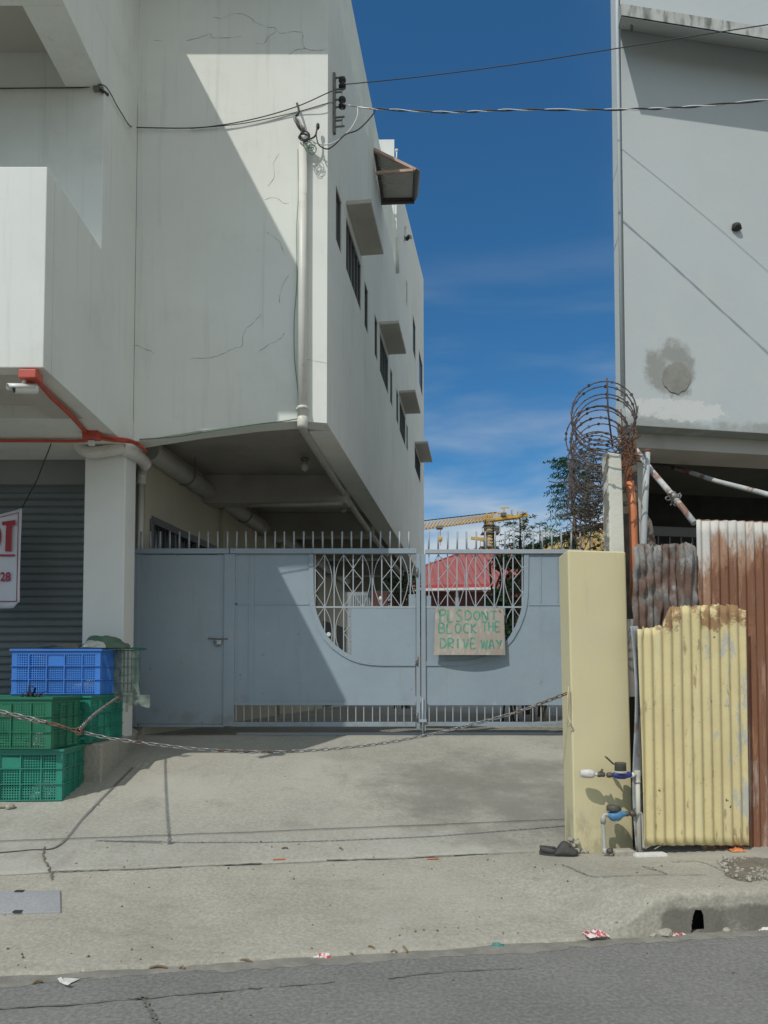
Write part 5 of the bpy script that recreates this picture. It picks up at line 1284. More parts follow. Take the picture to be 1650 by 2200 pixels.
# ------------------------------------------------------------------ crates
CW, CD, CH = .86, .56, .44
def crate(name, label, mat, loc, rot, group='plastic crates stacked at the shop front', src=None, tilt=0, cat='crate'):
    t = thing(name, label, cat, loc, group, rot); t.rotation_euler[0] = tilt
    if src is not None:
        for ch in src.children:
            c = ch.copy(); COL.objects.link(c); c.parent = t
            if mat is not None and mat != src['paint']:
                c.data = c.data.copy(); c.data.materials.clear(); c.data.materials.append(MAT[mat])
        t['paint'] = mat or src['paint']
        return t
    t['paint'] = mat
    w, d, h = CW / 2, CD / 2, CH
    B = lambda g, n: g.build(n, mat, t, local=True)
    g = MB(); lip = .022
    for x0, x1, y0, y1 in ((-w - .016, w + .016, -d - .016, -d + lip), (-w - .016, w + .016, d - lip, d + .016), (-w - .016, -w + lip, -d + lip, d - lip), (w - lip, w + .016, -d + lip, d - lip)):
        g.box(x0, x1, y0, y1, h - .02, h)
    for x0, x1, y0, y1 in ((-w, w, -d, -d + .006), (-w, w, d - .006, d), (-w, -w + .006, -d + .006, d - .006), (w - .006, w, -d + .006, d - .006)):
        g.box(x0, x1, y0, y1, h - .052, h - .021)
    B(g, 'rim')
    g = MB(); g.box(-w, w, -d, d, .0, .012); B(g, 'base')
    for sx in (-1, 1):
        for sy in (-1, 1):
            g = MB(); g.box(min(sx * w, sx * (w - .045)), max(sx * w, sx * (w - .045)), min(sy * d, sy * (d - .007)), max(sy * d, sy * (d - .007)), .013, h - .053)
            g.box(min(sx * w, sx * (w - .007)), max(sx * w, sx * (w - .007)), min(sy * (d - .0072), sy * (d - .045)), max(sy * (d - .0072), sy * (d - .045)), .013, h - .053); B(g, 'corner_post')
    ribs = MB(); lat = MB(); zs = [.013, .145, .275, h - .053]
    for sy in (-1, 1):
        yo = sy * (d + .013); yi = sy * (d - .006); ya, yb = min(yo, yi), max(yo, yi)
        for i in range(1, 5): x = -w + CW * i / 5; ribs.box(x - .005, x + .005, ya, yb, .013, h - .053)
        for z in zs[1:3]: ribs.box(-w - .004, w + .004, ya - .001, yb + .001, z - .004, z + .004)
        ribs.box(-w - .004, w + .004, ya - .001, yb + .001, .004, .013)
        y0, y1 = min(sy * d, sy * (d - .004)), max(sy * d, sy * (d - .004))
        nx = 36
        for i in range(nx): x = -w + .05 + (CW - .1) * i / (nx - 1); lat.box(x - .0044, x + .0044, y0, y1, .013, h - .053)
        for i in range(1, 17): z = .013 + (h - .066) * i / 17; lat.box(-w + .045, w - .045, y0 + .0005, y1 - .0005, z - .0046, z + .0046)
    for sx in (-1, 1):
        xo = sx * (w + .013); xi = sx * (w - .006); xa, xb = min(xo, xi), max(xo, xi)
        for i in range(1, 4): y = -d + CD * i / 4; ribs.box(xa, xb, y - .005, y + .005, .013, h - .053)
        for z in zs[1:3]: ribs.box(xa - .001, xb + .001, -d + .008, d - .008, z - .004, z + .004)
        x0, x1 = min(sx * w, sx * (w - .004)), max(sx * w, sx * (w - .004))
        for i in range(23): y = -d + .05 + (CD - .1) * i / 22; lat.box(x0, x1, y - .0044, y + .0044, .013, h - .053)
        for i in range(1, 17): z = .013 + (h - .066) * i / 17; lat.box(x0 + .0005, x1 - .0005, -d + .045, d - .045, z - .0046, z + .0046)
    B(ribs, 'rib')
    l = B(lat, 'lattice'); l['kind'] = 'stuff'
    for sy in (-1, 1):
        g = MB(); y0, y1 = sy * (d + .002), sy * (d - .004); g.box(-CW / 10 + .004, CW / 10 - .004, min(y0, y1), max(y0, y1), zs[2] + .006, h - .07); B(g, 'name_plate')
        g = MB(); 
    for sx in (-1, 1):
        g = MB(); x0, x1 = sx * (w + .002), sx * (w - .004); g.box(min(x0, x1), max(x0, x1), -.055, .055, zs[2] + .006, h - .08); B(g, 'hand_plate')
    return t
fx = ground_pt(128, 1724)
r0 = R(3.5)
c1_ = crate('plastic_crate', 'teal green plastic crate on the driveway, bottom of the front stack', 'green', (fx.x - CW / 2 - .01, fx.y + CD / 2, fx.z + .01), r0)
c2_ = crate('plastic_crate', 'dark green open plastic crate on top of the front stack', 'dark_green', (fx.x - CW / 2 - .05, fx.y + CD / 2 - .04, fx.z + .01 + CH + .005), R(-2), src=c1_)
bl_ = P(214, 1491, 7.40)
c3_ = crate('plastic_crate', 'green plastic crate under the left part of the blue crate', 'green', (-3.76, 7.42 + CD / 2, ZF + .002), R(1.5), src=c1_)
c4_ = crate('plastic_crate', 'bright blue plastic crate on top of the back stack', 'blue', (bl_.x - CW / 2 + .01, 7.40 + CD / 2, ZF + CH + .008), R(-1), src=c1_)
c5_ = crate('plastic_crate', 'green crate at the far left behind the blue one', 'green', (-4.68, 7.46 + CD / 2, ZF + .003), R(2), src=c1_)
c6_ = crate('plastic_crate', 'green crate set crosswise by the column below the netted crate', 'green', (P(246, 1540, 8.05).x - .13, 7.9, ZF + .003), R(88), src=c1_)
c6_.location = (-3.0, 7.575, ZF + .003); c6_.rotation_euler[2] = R(89.5)
# netted crate beside the blue one
nc = thing('netted_crate', 'crate wrapped in torn grey green netting right of the blue crate', 'crate', (P(275, 1480, 7.75).x - .1, 7.95, ZF + CH + .008))
nx0, nx1 = P(240, 1400, 7.75).x, P(298, 1400, 7.75).x
zn0, zn1 = ZF + CH - .0, P(280, 1391, 7.75).z
g = MB(); g.box(nx0, nx1 + .01, 7.74, 7.765, zn1 - .018, zn1); g.box(nx1 - .02, nx1 + .01, 7.766, 7.97, zn1 - .018, zn1); g.build('rim', 'dark_green', nc)
g = MB(); 
for i in range(8): x = nx0 + (nx1 - nx0) * i / 7; g.bar((x, 7.78, zn0 + .02), (x, 7.78, zn1 - .02), .012)
for i in range(6): z = zn0 + .03 + (zn1 - zn0 - .06) * i / 5; g.bar((nx0, 7.782, z), (nx1, 7.782, z), .012)
g.build('lattice', 'dark_green', nc, kind='stuff')
def fnet(u, v):
    x = nx0 - .02 + (nx1 - nx0 + .03) * u; z = zn1 - .03 + (zn0 - .02 - zn1 + .03) * v
    return (x + .012 * nz(u * 4, v * 5, 2), 7.752 + .02 * nz(u * 5, v * 6, 3), z + (.02 * nz(u * 9, 5) * v))
g = MB(); g.grid(fnet, 18, 22); o = g.build('netting', 'net', nc)
g = MB(); g.grid(lambda u, v: (nx0 + .05 + (nx1 + .08 - nx0) * u, 7.72 + .03 * nz(u * 6, v * 5, 4), zn0 + .03 - (.03 + .07 * v) * (1 + .5 * nz(u * 8, 3)) - .06 * u * v), 16, 6); g.build('torn_edge', 'net', nc)
g = MB(); g.grid(lambda u, v: (nx0 + .16 + .03 * u, 7.715 + .01 * math.sin(v * 5), zn0 - .01 - .16 * v), 3, 8); g.build('torn_strip', 'net', nc)
# sacks lying on the blue crate
def heap(name, label, px, py, Y, sx, sy, sz, mat, cat='sack', seed=0):
    bm = bmesh.new(); bmesh.ops.create_icosphere(bm, subdivisions=4, radius=1)
    for v in bm.verts:
        n = v.co.copy(); d = 1 + .30 * nz(n.x * 1.6 + seed, n.y * 1.6, n.z * 1.6) + .12 * nz(n.x * 5 + seed, n.y * 5, n.z * 5)
        v.co = Vector((n.x * sx * d, n.y * sy * d, max(-.15, n.z) * sz * d))
    me = bpy.data.meshes.new(name); bm.to_mesh(me); bm.free(); me.materials.append(MAT[mat])
    for p in me.polygons: p.use_smooth = True
    o = bpy.data.objects.new(name, me); COL.objects.link(o); o.location = P(px, py, Y); return tag(o, label, cat)
heap('cloth_sack', 'green grey folded sack heaped on the right end of the blue crate', 222, 1390, 7.70, .20, .16, .12, 'sack_green', seed=2)
heap('cloth_sack', 'white sack corner showing beneath the green sack', 204, 1390, 7.58, .13, .10, .065, 'sack_white', seed=9)
heap('cloth_sack', 'dark grey cloth sheet spread over the left of the blue crate', 135, 1392, 7.70, .23, .15, .05, 'sack_grey', seed=17)
heap('cloth_sack', 'brown grey sack lump at the far right of the heap', 256, 1392, 7.85, .10, .10, .06, 'sack_grey', seed=25)
# things inside the crates
heap('plastic_bag', 'crumpled clear plastic bag inside the lower right of the blue crate', 190, 1482, 7.58, .13, .12, .10, 'plastic_bag', 'bag', 31)
heap('plastic_bag', 'white plastic bag inside the upper front green crate', 84, 1600, 6.72, .08, .10, .10, 'plastic_bag', 'bag', 37)
heap('plastic_bag', 'pale crumpled bag inside the bottom front green crate', 100, 1705, 6.75, .12, .14, .13, 'plastic_bag', 'bag', 41)
g = MB(); random.seed(8); c = P(70, 1495, 6.85)
for i in range(34):
    q = c + Vector((random.gauss(0, .03), random.gauss(0, .03), random.gauss(.0, .025))); g.bar(q, q + Vector((random.gauss(0, .04), random.gauss(0, .04), random.gauss(0, .035))), .016, .003)
g.tube(spline([c - Vector((.02, 0, .22)), c - Vector((.01, 0, .1)), c], 4), .012, 6)
tag(g.build('dark_tuft', 'black'), 'dark bristly tuft sticking up inside the upper green crate', 'brush')
rock(275, 1590, .12, 'stone', 'large grey stone at the foot of the gate post', .8)
rock(22, 1737, .035, 'stone', 'small pale stone before the front crates', .8)
g = MB(); g.bar(ground_pt(-10, 1737, .006), ground_pt(14, 1736, .006), .03, .008); tag(g.build('wood_chip', 'litter_brown'), 'flat dark wood chip beside the small pale stone', 'litter')

# ------------------------------------------------------------------ chains
lk = MB(); pts = []
LP, LWd, LR = .042, .024, .0043
for i in range(16):
    a = 2 * math.pi * i / 16; x = math.cos(a); y = math.sin(a)
    pts.append(Vector((x * LWd / 2 * .8 + (.5 * (LP + .012 - LWd) if x > 1e-6 else -.5 * (LP + .012 - LWd) if x < -1e-6 else 0), y * LWd / 2 * .8, 0)))
lk.tube(pts, LR, 6, True)
chain_mesh = lk.mesh('link', 'chain'); rust_mesh = chain_mesh.copy(); rust_mesh.materials.clear(); rust_mesh.materials.append(MAT['chain_rust'])
def chain(name, label, pts, rusty, group=None, seed=1):
    rnd = random.Random(seed)
    sp_ = spline(pts, 40); t = thing(name, label, 'chain', sp_[0], group)
    acc = 0; i = 0; k = 0; cum = [0]
    for a, b in zip(sp_, sp_[1:]): cum.append(cum[-1] + (b - a).length)
    s = LP / 2; j = 0
    while s < cum[-1]:
        while cum[j + 1] < s: j += 1
        f = (s - cum[j]) / max(1e-9, cum[j + 1] - cum[j]); p = sp_[j].lerp(sp_[j + 1], f); d = (sp_[j + 1] - sp_[j]).normalized()
        x = d; y = Vector((0, 0, 1)).cross(x).normalized(); z = x.cross(y)
        roll = R(40) + (math.pi / 2 if k % 2 else 0) + rnd.uniform(-.25, .25)
        m = Matrix((x, y, z)).transposed() @ Matrix.Rotation(roll, 3, 'X')
        o = bpy.data.objects.new('link', rust_mesh if rusty(p, rnd) else chain_mesh); COL.objects.link(o); o.parent = t
        o.location = p - Vector(t.location); o.rotation_mode = 'QUATERNION'; o.rotation_quaternion = m.to_quaternion()
        s += LP; k += 1
    return t
def cy(px): return 5.12 + (5.66 - 5.12) * (px - 165) / (1216 - 165)
cpx = [(1219, 1489), (1160, 1512), (1100, 1533), (1000, 1560), (905, 1582), (800, 1600), (700, 1610), (600, 1615), (500, 1614), (400, 1607), (300, 1595), (230, 1585), (165, 1570), (120, 1558), (60, 1546), (-40, 1526)]
def rpx(p):
    return 825 + F * p.x / p.y
chain('barrier_chain', 'long sagging steel chain strung across the driveway to the yellow pillar', [P(x, y, cy(x)) for x, y in cpx], lambda p, r: (rpx(p) > 1150 and r.random() < .85) or (90 < rpx(p) < 180 and r.random() < .8) or (460 < rpx(p) < 540 and r.random() < .6) or r.random() < .06, seed=2)
chain('barrier_chain', 'short chain tied from the long chain back to the column', [P(168, 1570, 5.12), P(200, 1537, 5.9), P(232, 1513, 6.8), P(262, 1492, 7.85)], lambda p, r: r.random() < .1, seed=3)
chain('barrier_chain', 'doubled length of chain lying over the long chain at the left edge', [P(140, 1562, 5.07), P(90, 1549, 5.05), P(40, 1537, 5.03), P(-40, 1519, 5.0)], lambda p, r: rpx(p) > 90 and r.random() < .6, seed=4)
g = MB(); c = P(170, 1571, 5.10)
for i in range(3): g.tube([c + Vector((math.cos(a) * .018, .01 * i - .01, math.sin(a) * .024)) for a in [2 * math.pi * j / 12 for j in range(12)]], .005, 6, True)
g.bar(c + Vector((-.01, -.01, 0)), c + Vector((.02, -.01, -.02)), .02, .006)
tag(g.build('chain_knot', 'chain_rust'), 'rusty knot where the short chain joins the long one', 'knot')

# ------------------------------------------------------------------ litter, slipper, gravel
def wrapper(label, px, py, w_, d_, mat, rot=0, seed=0, name='wrapper'):
    c = ground_pt(px, py)
    bm = MB()
    def f(u, v):
        x = (u - .5) * w_; y = (v - .5) * d_; h = .35 * d_ * (math.sin(math.pi * u) ** .5) * math.sin(math.pi * v) * (.6 + .7 * nz(u * 4 + seed, v * 4, seed)) + .012 * abs(nz(u * 8 + seed, v * 8, 3)) + .003
        return (x + .01 * nz(u * 5, v * 5, seed + 4), y + .012 * nz(u * 4, v * 3, seed + 8), max(.003, h))
    bm.grid(f, 14, 9); o = bm.build(name, mat); o.location = c; o.rotation_euler[2] = rot
    return tag(o, label, 'litter')
wrapper('crumpled red and white wrapper on the road left of centre', 695, 2049, .095, .075, 'litter_red', R(-15), 3)
wrapper('crumpled red and white wrapper by the road edge before the kerb', 1279, 2009, .13, .10, 'litter_red', R(10), 7)
wrapper('flattened red and white wrapper against the kerb corner', 1443, 1997, .15, .07, 'litter_red', R(12), 12)
wrapper('small teal wrapper on the road edge near centre', 1067, 2027, .075, .045, 'litter_teal', R(-25), 15)
wrapper('white paper scrap in the gutter at the right edge', 1640, 1979, .10, .07, 'litter_white', R(10), 21)
wrapper('orange wrapper lying against the rusty corrugated sheet', 1583, 1829, .11, .08, 'litter_orange', R(5), 23)
wrapper('tiny red scrap at the left of the road edge', 175, 2085, .03, .02, 'litter_red', R(40), 27)
t = thing('paper_scrap', 'torn white paper with a curled strip on the road at left', 'litter', ground_pt(145, 2110))
q = [ground_pt(x, y, .006) for x, y in ((128, 2113), (138, 2104), (172, 2106), (150, 2116), (136, 2116))]
g = MB(); g.prism(q, (0, 0, .002)); g.build('sheet', 'litter_white', t)
g = MB(); g.ribbon([ground_pt(x, y, .02) for x, y in ((127, 2110), (132, 2117), (140, 2122), (149, 2124))], .018, (0, -.3, 1)); g.build('curl', 'litter_white', t)
for px, py, mat, lb in ((600, 1848, 'litter_orange', 'short orange strip on the painted chain shadow left of centre'), (930, 1847, 'litter_orange', 'short orange strip on the painted chain shadow right of centre')):
    g = MB(); g.bar(ground_pt(px - 13, py, .006), ground_pt(px + 12, py - 1, .006), .02, .004); tag(g.build('orange_strip', mat), lb, 'litter')
for i, (px, py, L_, rt) in enumerate(((340, 2083, 40, 0), (525, 2069, 34, 2), (800, 2041, 18, 12), (870, 2043, 10, 14), (745, 2053, 28, 2), (846, 2049, 14, 0), (80, 2115, 22, -4), (390, 2084, 12, 2), (612, 1825, 14, 0), (732, 1826, 8, 4))):
    a = ground_pt(px - L_ / 2, py - rt / 2, .008); b = ground_pt(px + L_ / 2, py + rt / 2, .008)
    g = MB(); m_ = (a + b) / 2 + Vector((0, .01, .006)); g.tube(spline([a, m_, b], 4), [.002] + [.006] * 7 + [.002], 5)
    tag(g.build('dry_twig', 'litter_brown'), ('longest dry twig along the road edge left of centre', 'dry twig on the road edge between the leftmost twig and the wrapper', 'short slanted dark twig at the road edge below the sign', 'shortest steep dark twig at the road edge right of centre', 'thin dry twig just right of the centre wrapper', 'small pale brown stick between the two slanted twigs', 'dark twig on the road left of the torn paper', 'small twig beside the longest twig on the road edge', 'small dark twig on the driveway left of the orange strips', 'tiny dark crumb on the driveway above the paving joint')[i], 'twig', 'dry twigs lying on the paving')
# clog
cg = thing('rubber_clog', 'single dark grey rubber clog lying beside the yellow pillar', 'clog', ground_pt(1200, 1838), rotz=R(-14))
def fclog(u, v):
    s = u; hw = .046 * (1 + .18 * math.sin(s * 3.1 + .2)) * (max(.02, 1 - (2 * s - 1) ** 6)) ** .5
    a = math.pi * v
    hgt = (.022 + .060 * sstep(.40, .62, s)) * (1 - .72 * sstep(.68, 1.0, s)) * sstep(0, .08, s) + .012
    return ((s - .5) * .27, -math.cos(a) * hw, .012 + math.sin(a) ** .7 * hgt)
g = MB(); g.grid(lambda u, v: fclog(.42 + .58 * u, v), 16, 14); o = g.build('upper', 'rubber', cg, local=True); o.modifiers.new('thick', 'SOLIDIFY').thickness = .006
g = MB()
lp = []
for i in range(24):
    a = 2 * math.pi * i / 24; lp.append((.135 * math.cos(a), .05 * math.sin(a) * (1 - .12 * math.cos(a) * -1), 0))
g.hexa([(x, y, .0) for x, y, _ in lp], [(x * 1.02, y * 1.04, .028) for x, y, _ in lp]); g.build('sole', 'rubber', cg, local=True)
g = MB(); ring = [(-.02 - .11 * math.sin(math.pi * v), -math.cos(math.pi * v) * .05, .05) for v in [i / 12 for i in range(13)]]
V = [(x, y, .02) for x, y, z in ring] + [(x * 1.04, y * .92, .052 + .012 * (-x - .02) / .11) for x, y, z in ring]; g.add(V, [(i, i + 1, 14 + i, 13 + i) for i in range(12)], True); o = g.build('heel_rim', 'rubber', cg, local=True); o.modifiers.new('thick', 'SOLIDIFY').thickness = .006
g = MB()
for k in range(5): p = Vector(fclog(.80 + .04 * (k % 2), .25 + .12 * k)); g.lathe(p + Vector((0, 0, .004)), (.3, 0, 1), [(0, .006), (.002, .005)], 8)
g.build('vent_hole', 'black', cg, local=True)
# gravel and soil in front of the rusty sheet
g = MB()
def fsoil(u, v):
    px = 1530 + 330 * u; a = ground_pt(px, 1898 - 52 * v - 6 * math.sin(px * .05) * (1 - v)); k = sstep(0, .2, u) * sstep(0, .35, v) * (1 - sstep(.9, 1, v) * .5); a.z += -.012 + .04 * k + .02 * k * nz(a.x * 9, a.y * 9); return a
g.grid(fsoil, 50, 16); structure(g.build('soil_patch', 'soil'))
g = MB(); random.seed(21)
for i in range(420):
    px = random.uniform(1540, 1800); py = random.uniform(1846, 1896)
    if py > 1850 + (px - 1530) * .9: continue
    p = ground_pt(px, py); r = random.uniform(.004, .017); p.z += .018
    a = Vector((random.gauss(0, 1), random.gauss(0, 1), random.gauss(0, 1))).normalized()
    g.lathe(p, a, [(-r, r * .3), (-r * .2, r * random.uniform(.7, 1.1)), (r * .5, r * .8), (r, r * .25)], 5)
o = g.build('gravel', 'stone'); o['kind'] = 'stuff'
g = MB(); random.seed(22)
for i in range(150):
    px = random.uniform(0, 1650); py = random.choice((random.gauss(1855, 30), random.gauss(2060 - px * .055, 14), random.uniform(1620, 2190)))
    if py < 1640 or py > 2195: continue
    p = ground_pt(px, py); r = random.uniform(.0025, .0075); p.z += r * .5
    a = Vector((random.gauss(0, 1), random.gauss(0, 1), random.gauss(0, 1))).normalized()
    g.lathe(p, a, [(-r, r * .3), (-r * .2, r), (r * .5, r * .8), (r, r * .25)], 5)
o = g.build('grit', 'litter_brown'); o['kind'] = 'stuff'
rock(1250 + 5, 1832, .03, 'stone', 'small broken stone against the front of the pillar base', .7)
rock(1400, 1992, .028, 'stone', 'pebble in the gutter near the drain opening', .6); rock(1560, 1985, .025, 'stone', 'pebble in the gutter right of the drain opening', .6)
rock(1425, 1952, .05, 'stone', 'rough concrete lump at the worn kerb corner', .6)

# ------------------------------------------------------------------ beyond the gate
hs = thing('red_roof_house', 'low house with red metal roof and white gutter beyond the gate', 'house', (4, 34, ZG))
YH, YRg = 33.0, 41.0
eL, eR = P(783, 1262, YH), P(1330, 1252, YH); rL, rR = P(1002, 1184, YRg), P(1250, 1182, YRg)
g = MB(); g.add([eL, eR, rR, rL], [(0, 1, 2, 3)]); bL = Vector((eL.x, 50, eL.z)); bR = Vector((eR.x, 50, eR.z))
g.add([eL, rL, bL], [(0, 1, 2)]); g.add([rL, rR, bR, bL], [(0, 1, 2, 3)]); roof = g.build('roof', 'red_roof', hs); roof.modifiers.new('thick', 'SOLIDIFY').thickness = .05
for i in range(34):
    px = 795 + i * 16; f = (px - 783) / (1330 - 783); a = eL.lerp(eR, f)
    up = Vector((0, YRg - YH, rL.z - eL.z))
    # stop at the hip on the left
    k = min(1.0, max(.02, (a.x - eL.x) / max(.01, rL.x - eL.x))); MB().bar(a + Vector((0, 0, .04)), a + up * k + Vector((0, 0, .04)), .05, .05).build('roof_rib', 'red_roof', roof)
MB().bar(eL + Vector((0, -.03, -.03)), eR + Vector((0, -.03, -.03)), .03, .16).build('fascia', 'red_fascia', hs)
MB().bar(eL + Vector((.3, -.12, -.16)), eR + Vector((0, -.12, -.16)), .14, .10).build('gutter', 'wire_white', hs)
MB().bar(eL, rL, .12, .06).build('hip_cap', 'red_fascia', hs)
g = MB(); g.box(eL.x + 1.0, eR.x - .5, YH + 1.2, YH + 1.3, ZG, eL.z - .05); g.build('wall', 'maroon', hs)
g = MB(); g.box(eL.x - 3.2, eL.x + .35, YH + .3, YH + .42, ZG, eL.z - .02); g.build('side_panel', 'house_wall', hs)
g = MB()
for i in range(9): x = eL.x - .55 + .1 * i; g.bar((x, YH + .28, ZG + .5), (x, YH + .28, eL.z - .3), .02)
for i in range(12): z = ZG + .5 + .19 * i; g.bar((eL.x - .6, YH + .28, z), (eL.x + .35, YH + .28, z), .02)
g.build('window_grille', 'frame', hs)
for x in (eL.x + 1.1, eL.x + 4.0): MB().bar((x, YH + .1, ZG), (x, YH + .1, eL.z - .1), .16).build('porch_post', 'house_wall', hs)
for i, (px, py) in enumerate(((818, 1283), (870, 1285))):
    t = thing('porch_lamp', ('cream globe lamp under the red roof, left one', 'cream globe lamp under the red roof, beside the meeting stile')[i], 'lamp', P(px, py, YH))
    MB().lathe(P(px, py + 5, YH), (0, 0, 1), [(-.08, .02), (-.02, .06), (.05, .09), (.12, .07), (.16, .02)], 10).build('globe', 'cctv', t); MB().tube([P(px, py + 6, YH), P(px, py + 30, YH)], .03, 8).build('lamp_post', 'dark_metal', t)
# low garden wall, shed fence
fw_ = thing('corrugated_fence', 'rusty yellow corrugated fence sloping away beyond the gate', 'fence', P(1200, 1178, 15))
fa, fb_ = P(1128, 1180, 16.5), P(1330, 1118, 13.2)
def ff(u, v):
    p = fa.lerp(fb_, u); p.z -= 3.0 * v; n = Vector((-(fb_ - fa).y, (fb_ - fa).x, 0)).normalized(); return p + n * .025 * math.sin(u * 2 * math.pi * 26)
g = MB(); g.grid(ff, 26 * 8, 4); o = g.build('sheet', 'rust_fence', fw_); o.modifiers.new('thick', 'SOLIDIFY').thickness = .003
MB().bar(fa + Vector((0, 0, .02)), fb_ + Vector((0, 0, .02)), .10, .04).build('ridge_cap', 'rust', fw_)
g = MB(); g.box(-14, 40, 59.6, 59.9, ZG - .1, 3.0); tag(g.build('far_wall', 'soffit'), 'far garden wall closing the yard behind the house', 'wall')

# trees and plants
def frond(g, o, d, L_, w_, rnd, nl=12):
    d = Vector(d).normalized(); side = d.cross(Vector((0, 0, 1)))
    side = side.normalized() if side.length > .1 else Vector((1, 0, 0))
    for i in range(nl):
        f = (i + .6) / nl; c = o + d * L_ * f + Vector((0, 0, -.25 * L_ * f * f))
        ll = w_ * math.sin(math.pi * (.12 + .82 * f)) ** .7; hw = L_ / nl * .36
        for s in (-1, 1):
            tip = c + side * s * ll + d * ll * .35 + Vector((0, 0, rnd.uniform(-.9, .5) * ll)); q = d * hw
            g.add([c - q, c + q, tip + q * .4, tip - q * .4], [(0, 1, 2, 3)])
def feathery(name, label, px, pytop, pybot, Y, wpx, n, mat, seed, zbase=None, fl=.4):
    rnd = random.Random(seed); top = P(px, pytop, Y); bot = P(px, pybot, Y); wm = wpx / F * Y
    t = thing(name, label, 'tree', (bot.x, Y, ZG if zbase is None else zbase))
    tr = MB(); base = Vector((bot.x + rnd.uniform(-.2, .2), Y, ZG)); tr.tube(spline([base, base.lerp(bot, .6), bot, bot.lerp(top, .9)], 5), [.05] * 6 + [.035] * 6 + [.012] * 4, 6)
    g = MB()
    for i in range(n):
        f = rnd.random() ** .9; c = bot.lerp(top, f) ; a = rnd.uniform(0, 2 * math.pi); el_ = rnd.uniform(-.1, .6)
        r0_ = wm * .5 * (1 - .55 * f) * rnd.uniform(.1, .8)
        o = c + Vector((math.cos(a) * r0_, math.sin(a) * r0_, rnd.uniform(-.05, .05) * 3))
        if rnd.random() < .35: tr.tube([c, o], .006, 4)
        frond(g, o, (math.cos(a), math.sin(a), el_), fl * rnd.uniform(.7, 1.2), fl * .22, rnd)
    tr.build('trunk', 'bark', t); g.build('crown', mat, t); return t
feathery('leafy_tree', 'feathery green tree rising behind the razor wire', 1234, 985, 1170, 11.5, 85, 150, 'leaf_far', 4, fl=.34)
feathery('sapling', 'slender feathery sapling in front of the crane counterweight', 1118, 1118, 1185, 15, 50, 44, 'leaf_far', 6, fl=.34)
feathery('sapling', 'small feathery sapling before the rusty yellow fence', 1160, 1142, 1185, 14, 44, 30, 'leaf_far', 9, fl=.32)
def bush(label, px0, px1, py0, py1, Y, n, seed, mat='leaf', flowers=0, size=.075):
    rnd = random.Random(seed); a, b = P(px0, py1, Y), P(px1, py0, Y); t = thing('shrub', label, 'shrub', ((a.x + b.x) / 2, Y, ZG))
    tr = MB()
    for i in range(9):
        x = rnd.uniform(a.x, b.x); tr.tube(spline([(rnd.uniform(a.x, b.x) * .5 + x * .5, Y + .1, ZG), (x, Y + rnd.uniform(-.3, .3), (a.z + b.z) / 2), (x + rnd.uniform(-.2, .2), Y + rnd.uniform(-.4, .4), b.z * .97)], 5), .018, 5)
    tr.build('stem', 'bark', t)
    cl_ = [(rnd.uniform(a.x, b.x), Y + rnd.uniform(-.45, .5), rnd.uniform(a.z, b.z) if rnd.random() < .8 else b.z, rnd.uniform(.16, .34)) for _ in range(26)]
    for mt, cnt in ((mat, n), ('leaf_deep', n // 2)):
        g = MB()
        for i in range(cnt):
            cx, cy_, cz_, r = rnd.choice(cl_); v = Vector((rnd.gauss(0, 1), rnd.gauss(0, 1), rnd.gauss(0, 1))).normalized() * r * rnd.random() ** .4 * (1 if mt == mat else .8)
            p = Vector((cx, cy_, cz_)) + v; d = Vector((rnd.gauss(0, 1), rnd.gauss(0, 1), rnd.gauss(-.2, .7))).normalized(); s_ = d.orthogonal().normalized(); s_ = Matrix.Rotation(rnd.random() * 6.3, 3, d) @ s_
            L_ = size * rnd.uniform(.6, 1.4); w_ = L_ * .36
            g.add([p, p + d * L_ * .5 + s_ * w_, p + d * L_, p + d * L_ * .5 - s_ * w_], [(0, 1, 2, 3)])
        g.build('foliage', mt, t)
    if flowers:
        g = MB()
        for i in range(flowers):
            cx, cy_, cz_, r = rnd.choice(cl_); p = Vector((cx + rnd.gauss(0, r * .6), cy_ - r * .8, cz_ + rnd.gauss(0, r * .6)))
            for k in range(5): an = k * 1.26; q = Vector((math.cos(an), -.3, math.sin(an))) * .03; q2 = Vector((math.cos(an + .9), -.3, math.sin(an + .9))) * .03; g.add([p, p + q, p + q2], [(0, 1, 2)])
        g.build('blossom', 'flower', t)
    return t
bush('dense green flowering shrub behind the right gate leaf', 1045, 1215, 1196, 1420, 12.2, 3200, 14, flowers=30)
bush('low green shrub beside the razor wire at the far fence', 1205, 1300, 1200, 1290, 11.8, 900, 15)
bush('small green shrub seen through the left gate ornament', 838, 900, 1240, 1330, 18.2, 500, 18)
# tower crane
YC = 140.0
cr_ = thing('tower_crane', 'yellow tower crane with long lattice jib in the distance', 'crane', P(1050, 1190, YC))
def CPx(px, py, dy=0): p = P(px, py, YC); p.y += dy; return p
def lattice(g, a0, a1, b0, b1, n, w_):      # two chords (a, b) joined by zigzag webs
    g.bar(a0, a1, w_); g.bar(b0, b1, w_)
    for i in range(n):
        p, q = a0.lerp(a1, i / n), b0.lerp(b1, i / n); p2, q2 = a0.lerp(a1, (i + 1) / n), b0.lerp(b1, (i + 1) / n)
        g.bar(p, q, w_ * .6); g.bar(q, p2, w_ * .6)
    g.bar(a1, b1, w_ * .6)
g = MB()
for dy in (-.8, .8): lattice(g, CPx(1042, 1420, dy), CPx(1042, 1120, dy), CPx(1059, 1420, dy), CPx(1059, 1120, dy), 44, .20)
for px in (1042, 1059): lattice(g, CPx(px, 1420, -.8), CPx(px, 1120, -.8), CPx(px, 1420, .8), CPx(px, 1120, .8), 44, .2)
g.build('mast', 'crane', cr_)
g = MB()
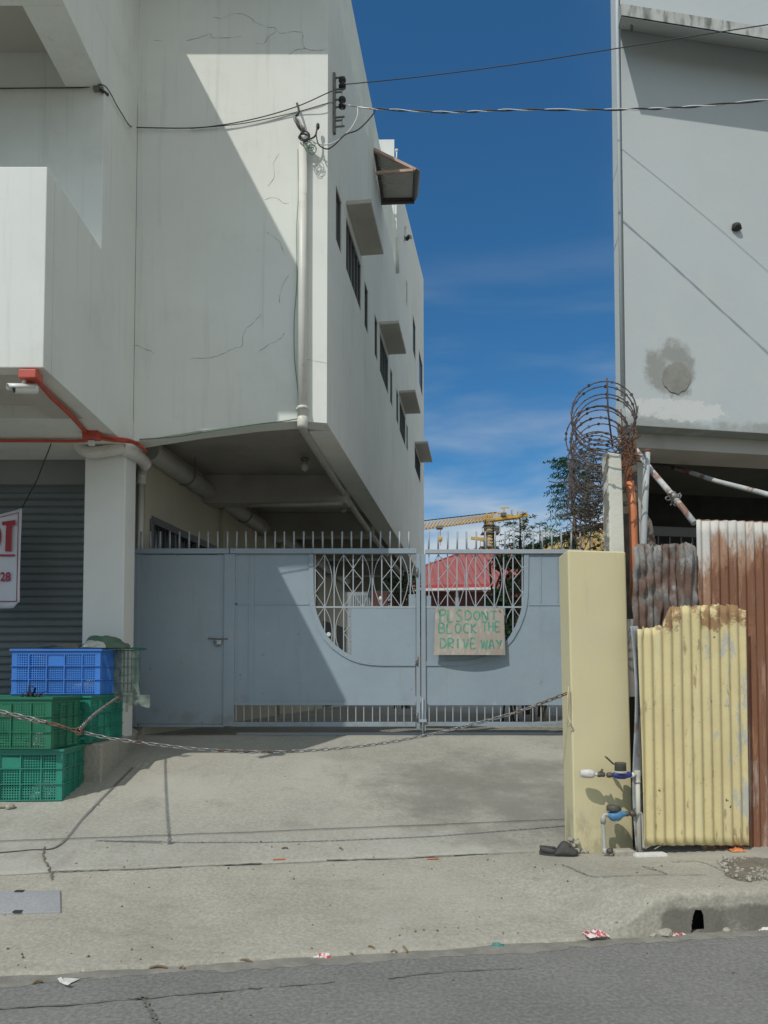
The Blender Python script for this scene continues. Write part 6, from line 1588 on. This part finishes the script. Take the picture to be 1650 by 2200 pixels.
for dy in (-.8, .8): lattice(g, CPx(800, 1150, dy), CPx(1045, 1118, dy), CPx(800, 1131.5), CPx(1066, 1101), 34, .15)
g.build('jib', 'crane', cr_)
g = MB(); g.bar(CPx(1040, 1120, -.6), CPx(1134, 1108, -.6), .45); g.bar(CPx(1040, 1120, .6), CPx(1134, 1108, .6), .45)
lattice(g, CPx(1066, 1101), CPx(1100, 1108), CPx(1062, 1116), CPx(1100, 1111), 5, .2); g.build('counter_jib', 'crane', cr_)
g = MB(); g.bar(CPx(1083, 1108), CPx(1083, 1090), .25); g.bar(CPx(1076, 1092), CPx(1094, 1090), .2); g.bar(CPx(1045, 1103), CPx(1052, 1120), .3); g.bar(CPx(1060, 1102), CPx(1054, 1120), .3); g.build('mast_head', 'crane', cr_)
g = MB(); 
for (x0, y0, x1, y1) in ((1112, 1099, 1129, 1108), (1117, 1110, 1130, 1131), (1099, 1095, 1102, 1108)):
    a, b = CPx(x0, y1), CPx(x1, y0); g = MB(); g.box(a.x, b.x, YC - .8, YC + .8, a.z, b.z); g.build('counterweight', 'crane_grey', cr_)
g = MB()
for (x0, y0, x1, y1) in ((1061, 1132, 1071, 1148), (1075, 1104, 1086, 1111)):
    a, b = CPx(x0, y1), CPx(x1, y0); g.box(a.x, b.x, YC - 1.2, YC - .2, a.z, b.z)
g.build('cab', 'frame', cr_)
g = MB(); 
for y, x0, x1 in ((1146, 1034, 1072), (1176, 1030, 1070), (1130, 1038, 1062)):
    a, b = CPx(x0, y + 1.2), CPx(x1, y); g.box(a.x, b.x, YC - 1.4, YC + 1.4, a.z, b.z)
    for px in [x0 + (x1 - x0) * i / 6 for i in range(7)]: g.bar(CPx(px, y, -1.4), CPx(px, y - 10, -1.4), .08)
    g.bar(CPx(x0, y - 10, -1.4), CPx(x1, y - 10, -1.4), .08)
g.build('platform', 'dark_metal', cr_)
g = MB(); g.bar(CPx(1012, 1156), CPx(1042, 1159), .5); g.build('cable_arm', 'crane', cr_)
g = MB(); g.bar(CPx(946, 1133), CPx(946, 1152), .12); g.lathe(CPx(946, 1165), (0, 0, 1), [(0, .1), (.3, .35), (.8, .4), (1.1, .1)], 8); g.bar(CPx(946, 1165), CPx(946.5, 1172), .15); g.build('hook_block', 'crane', cr_)
g = MB(); a, b = CPx(938, 1136), CPx(951, 1131); g.box(a.x, b.x, YC - .9, YC + .9, a.z, b.z); g.build('trolley', 'dark_metal', cr_)
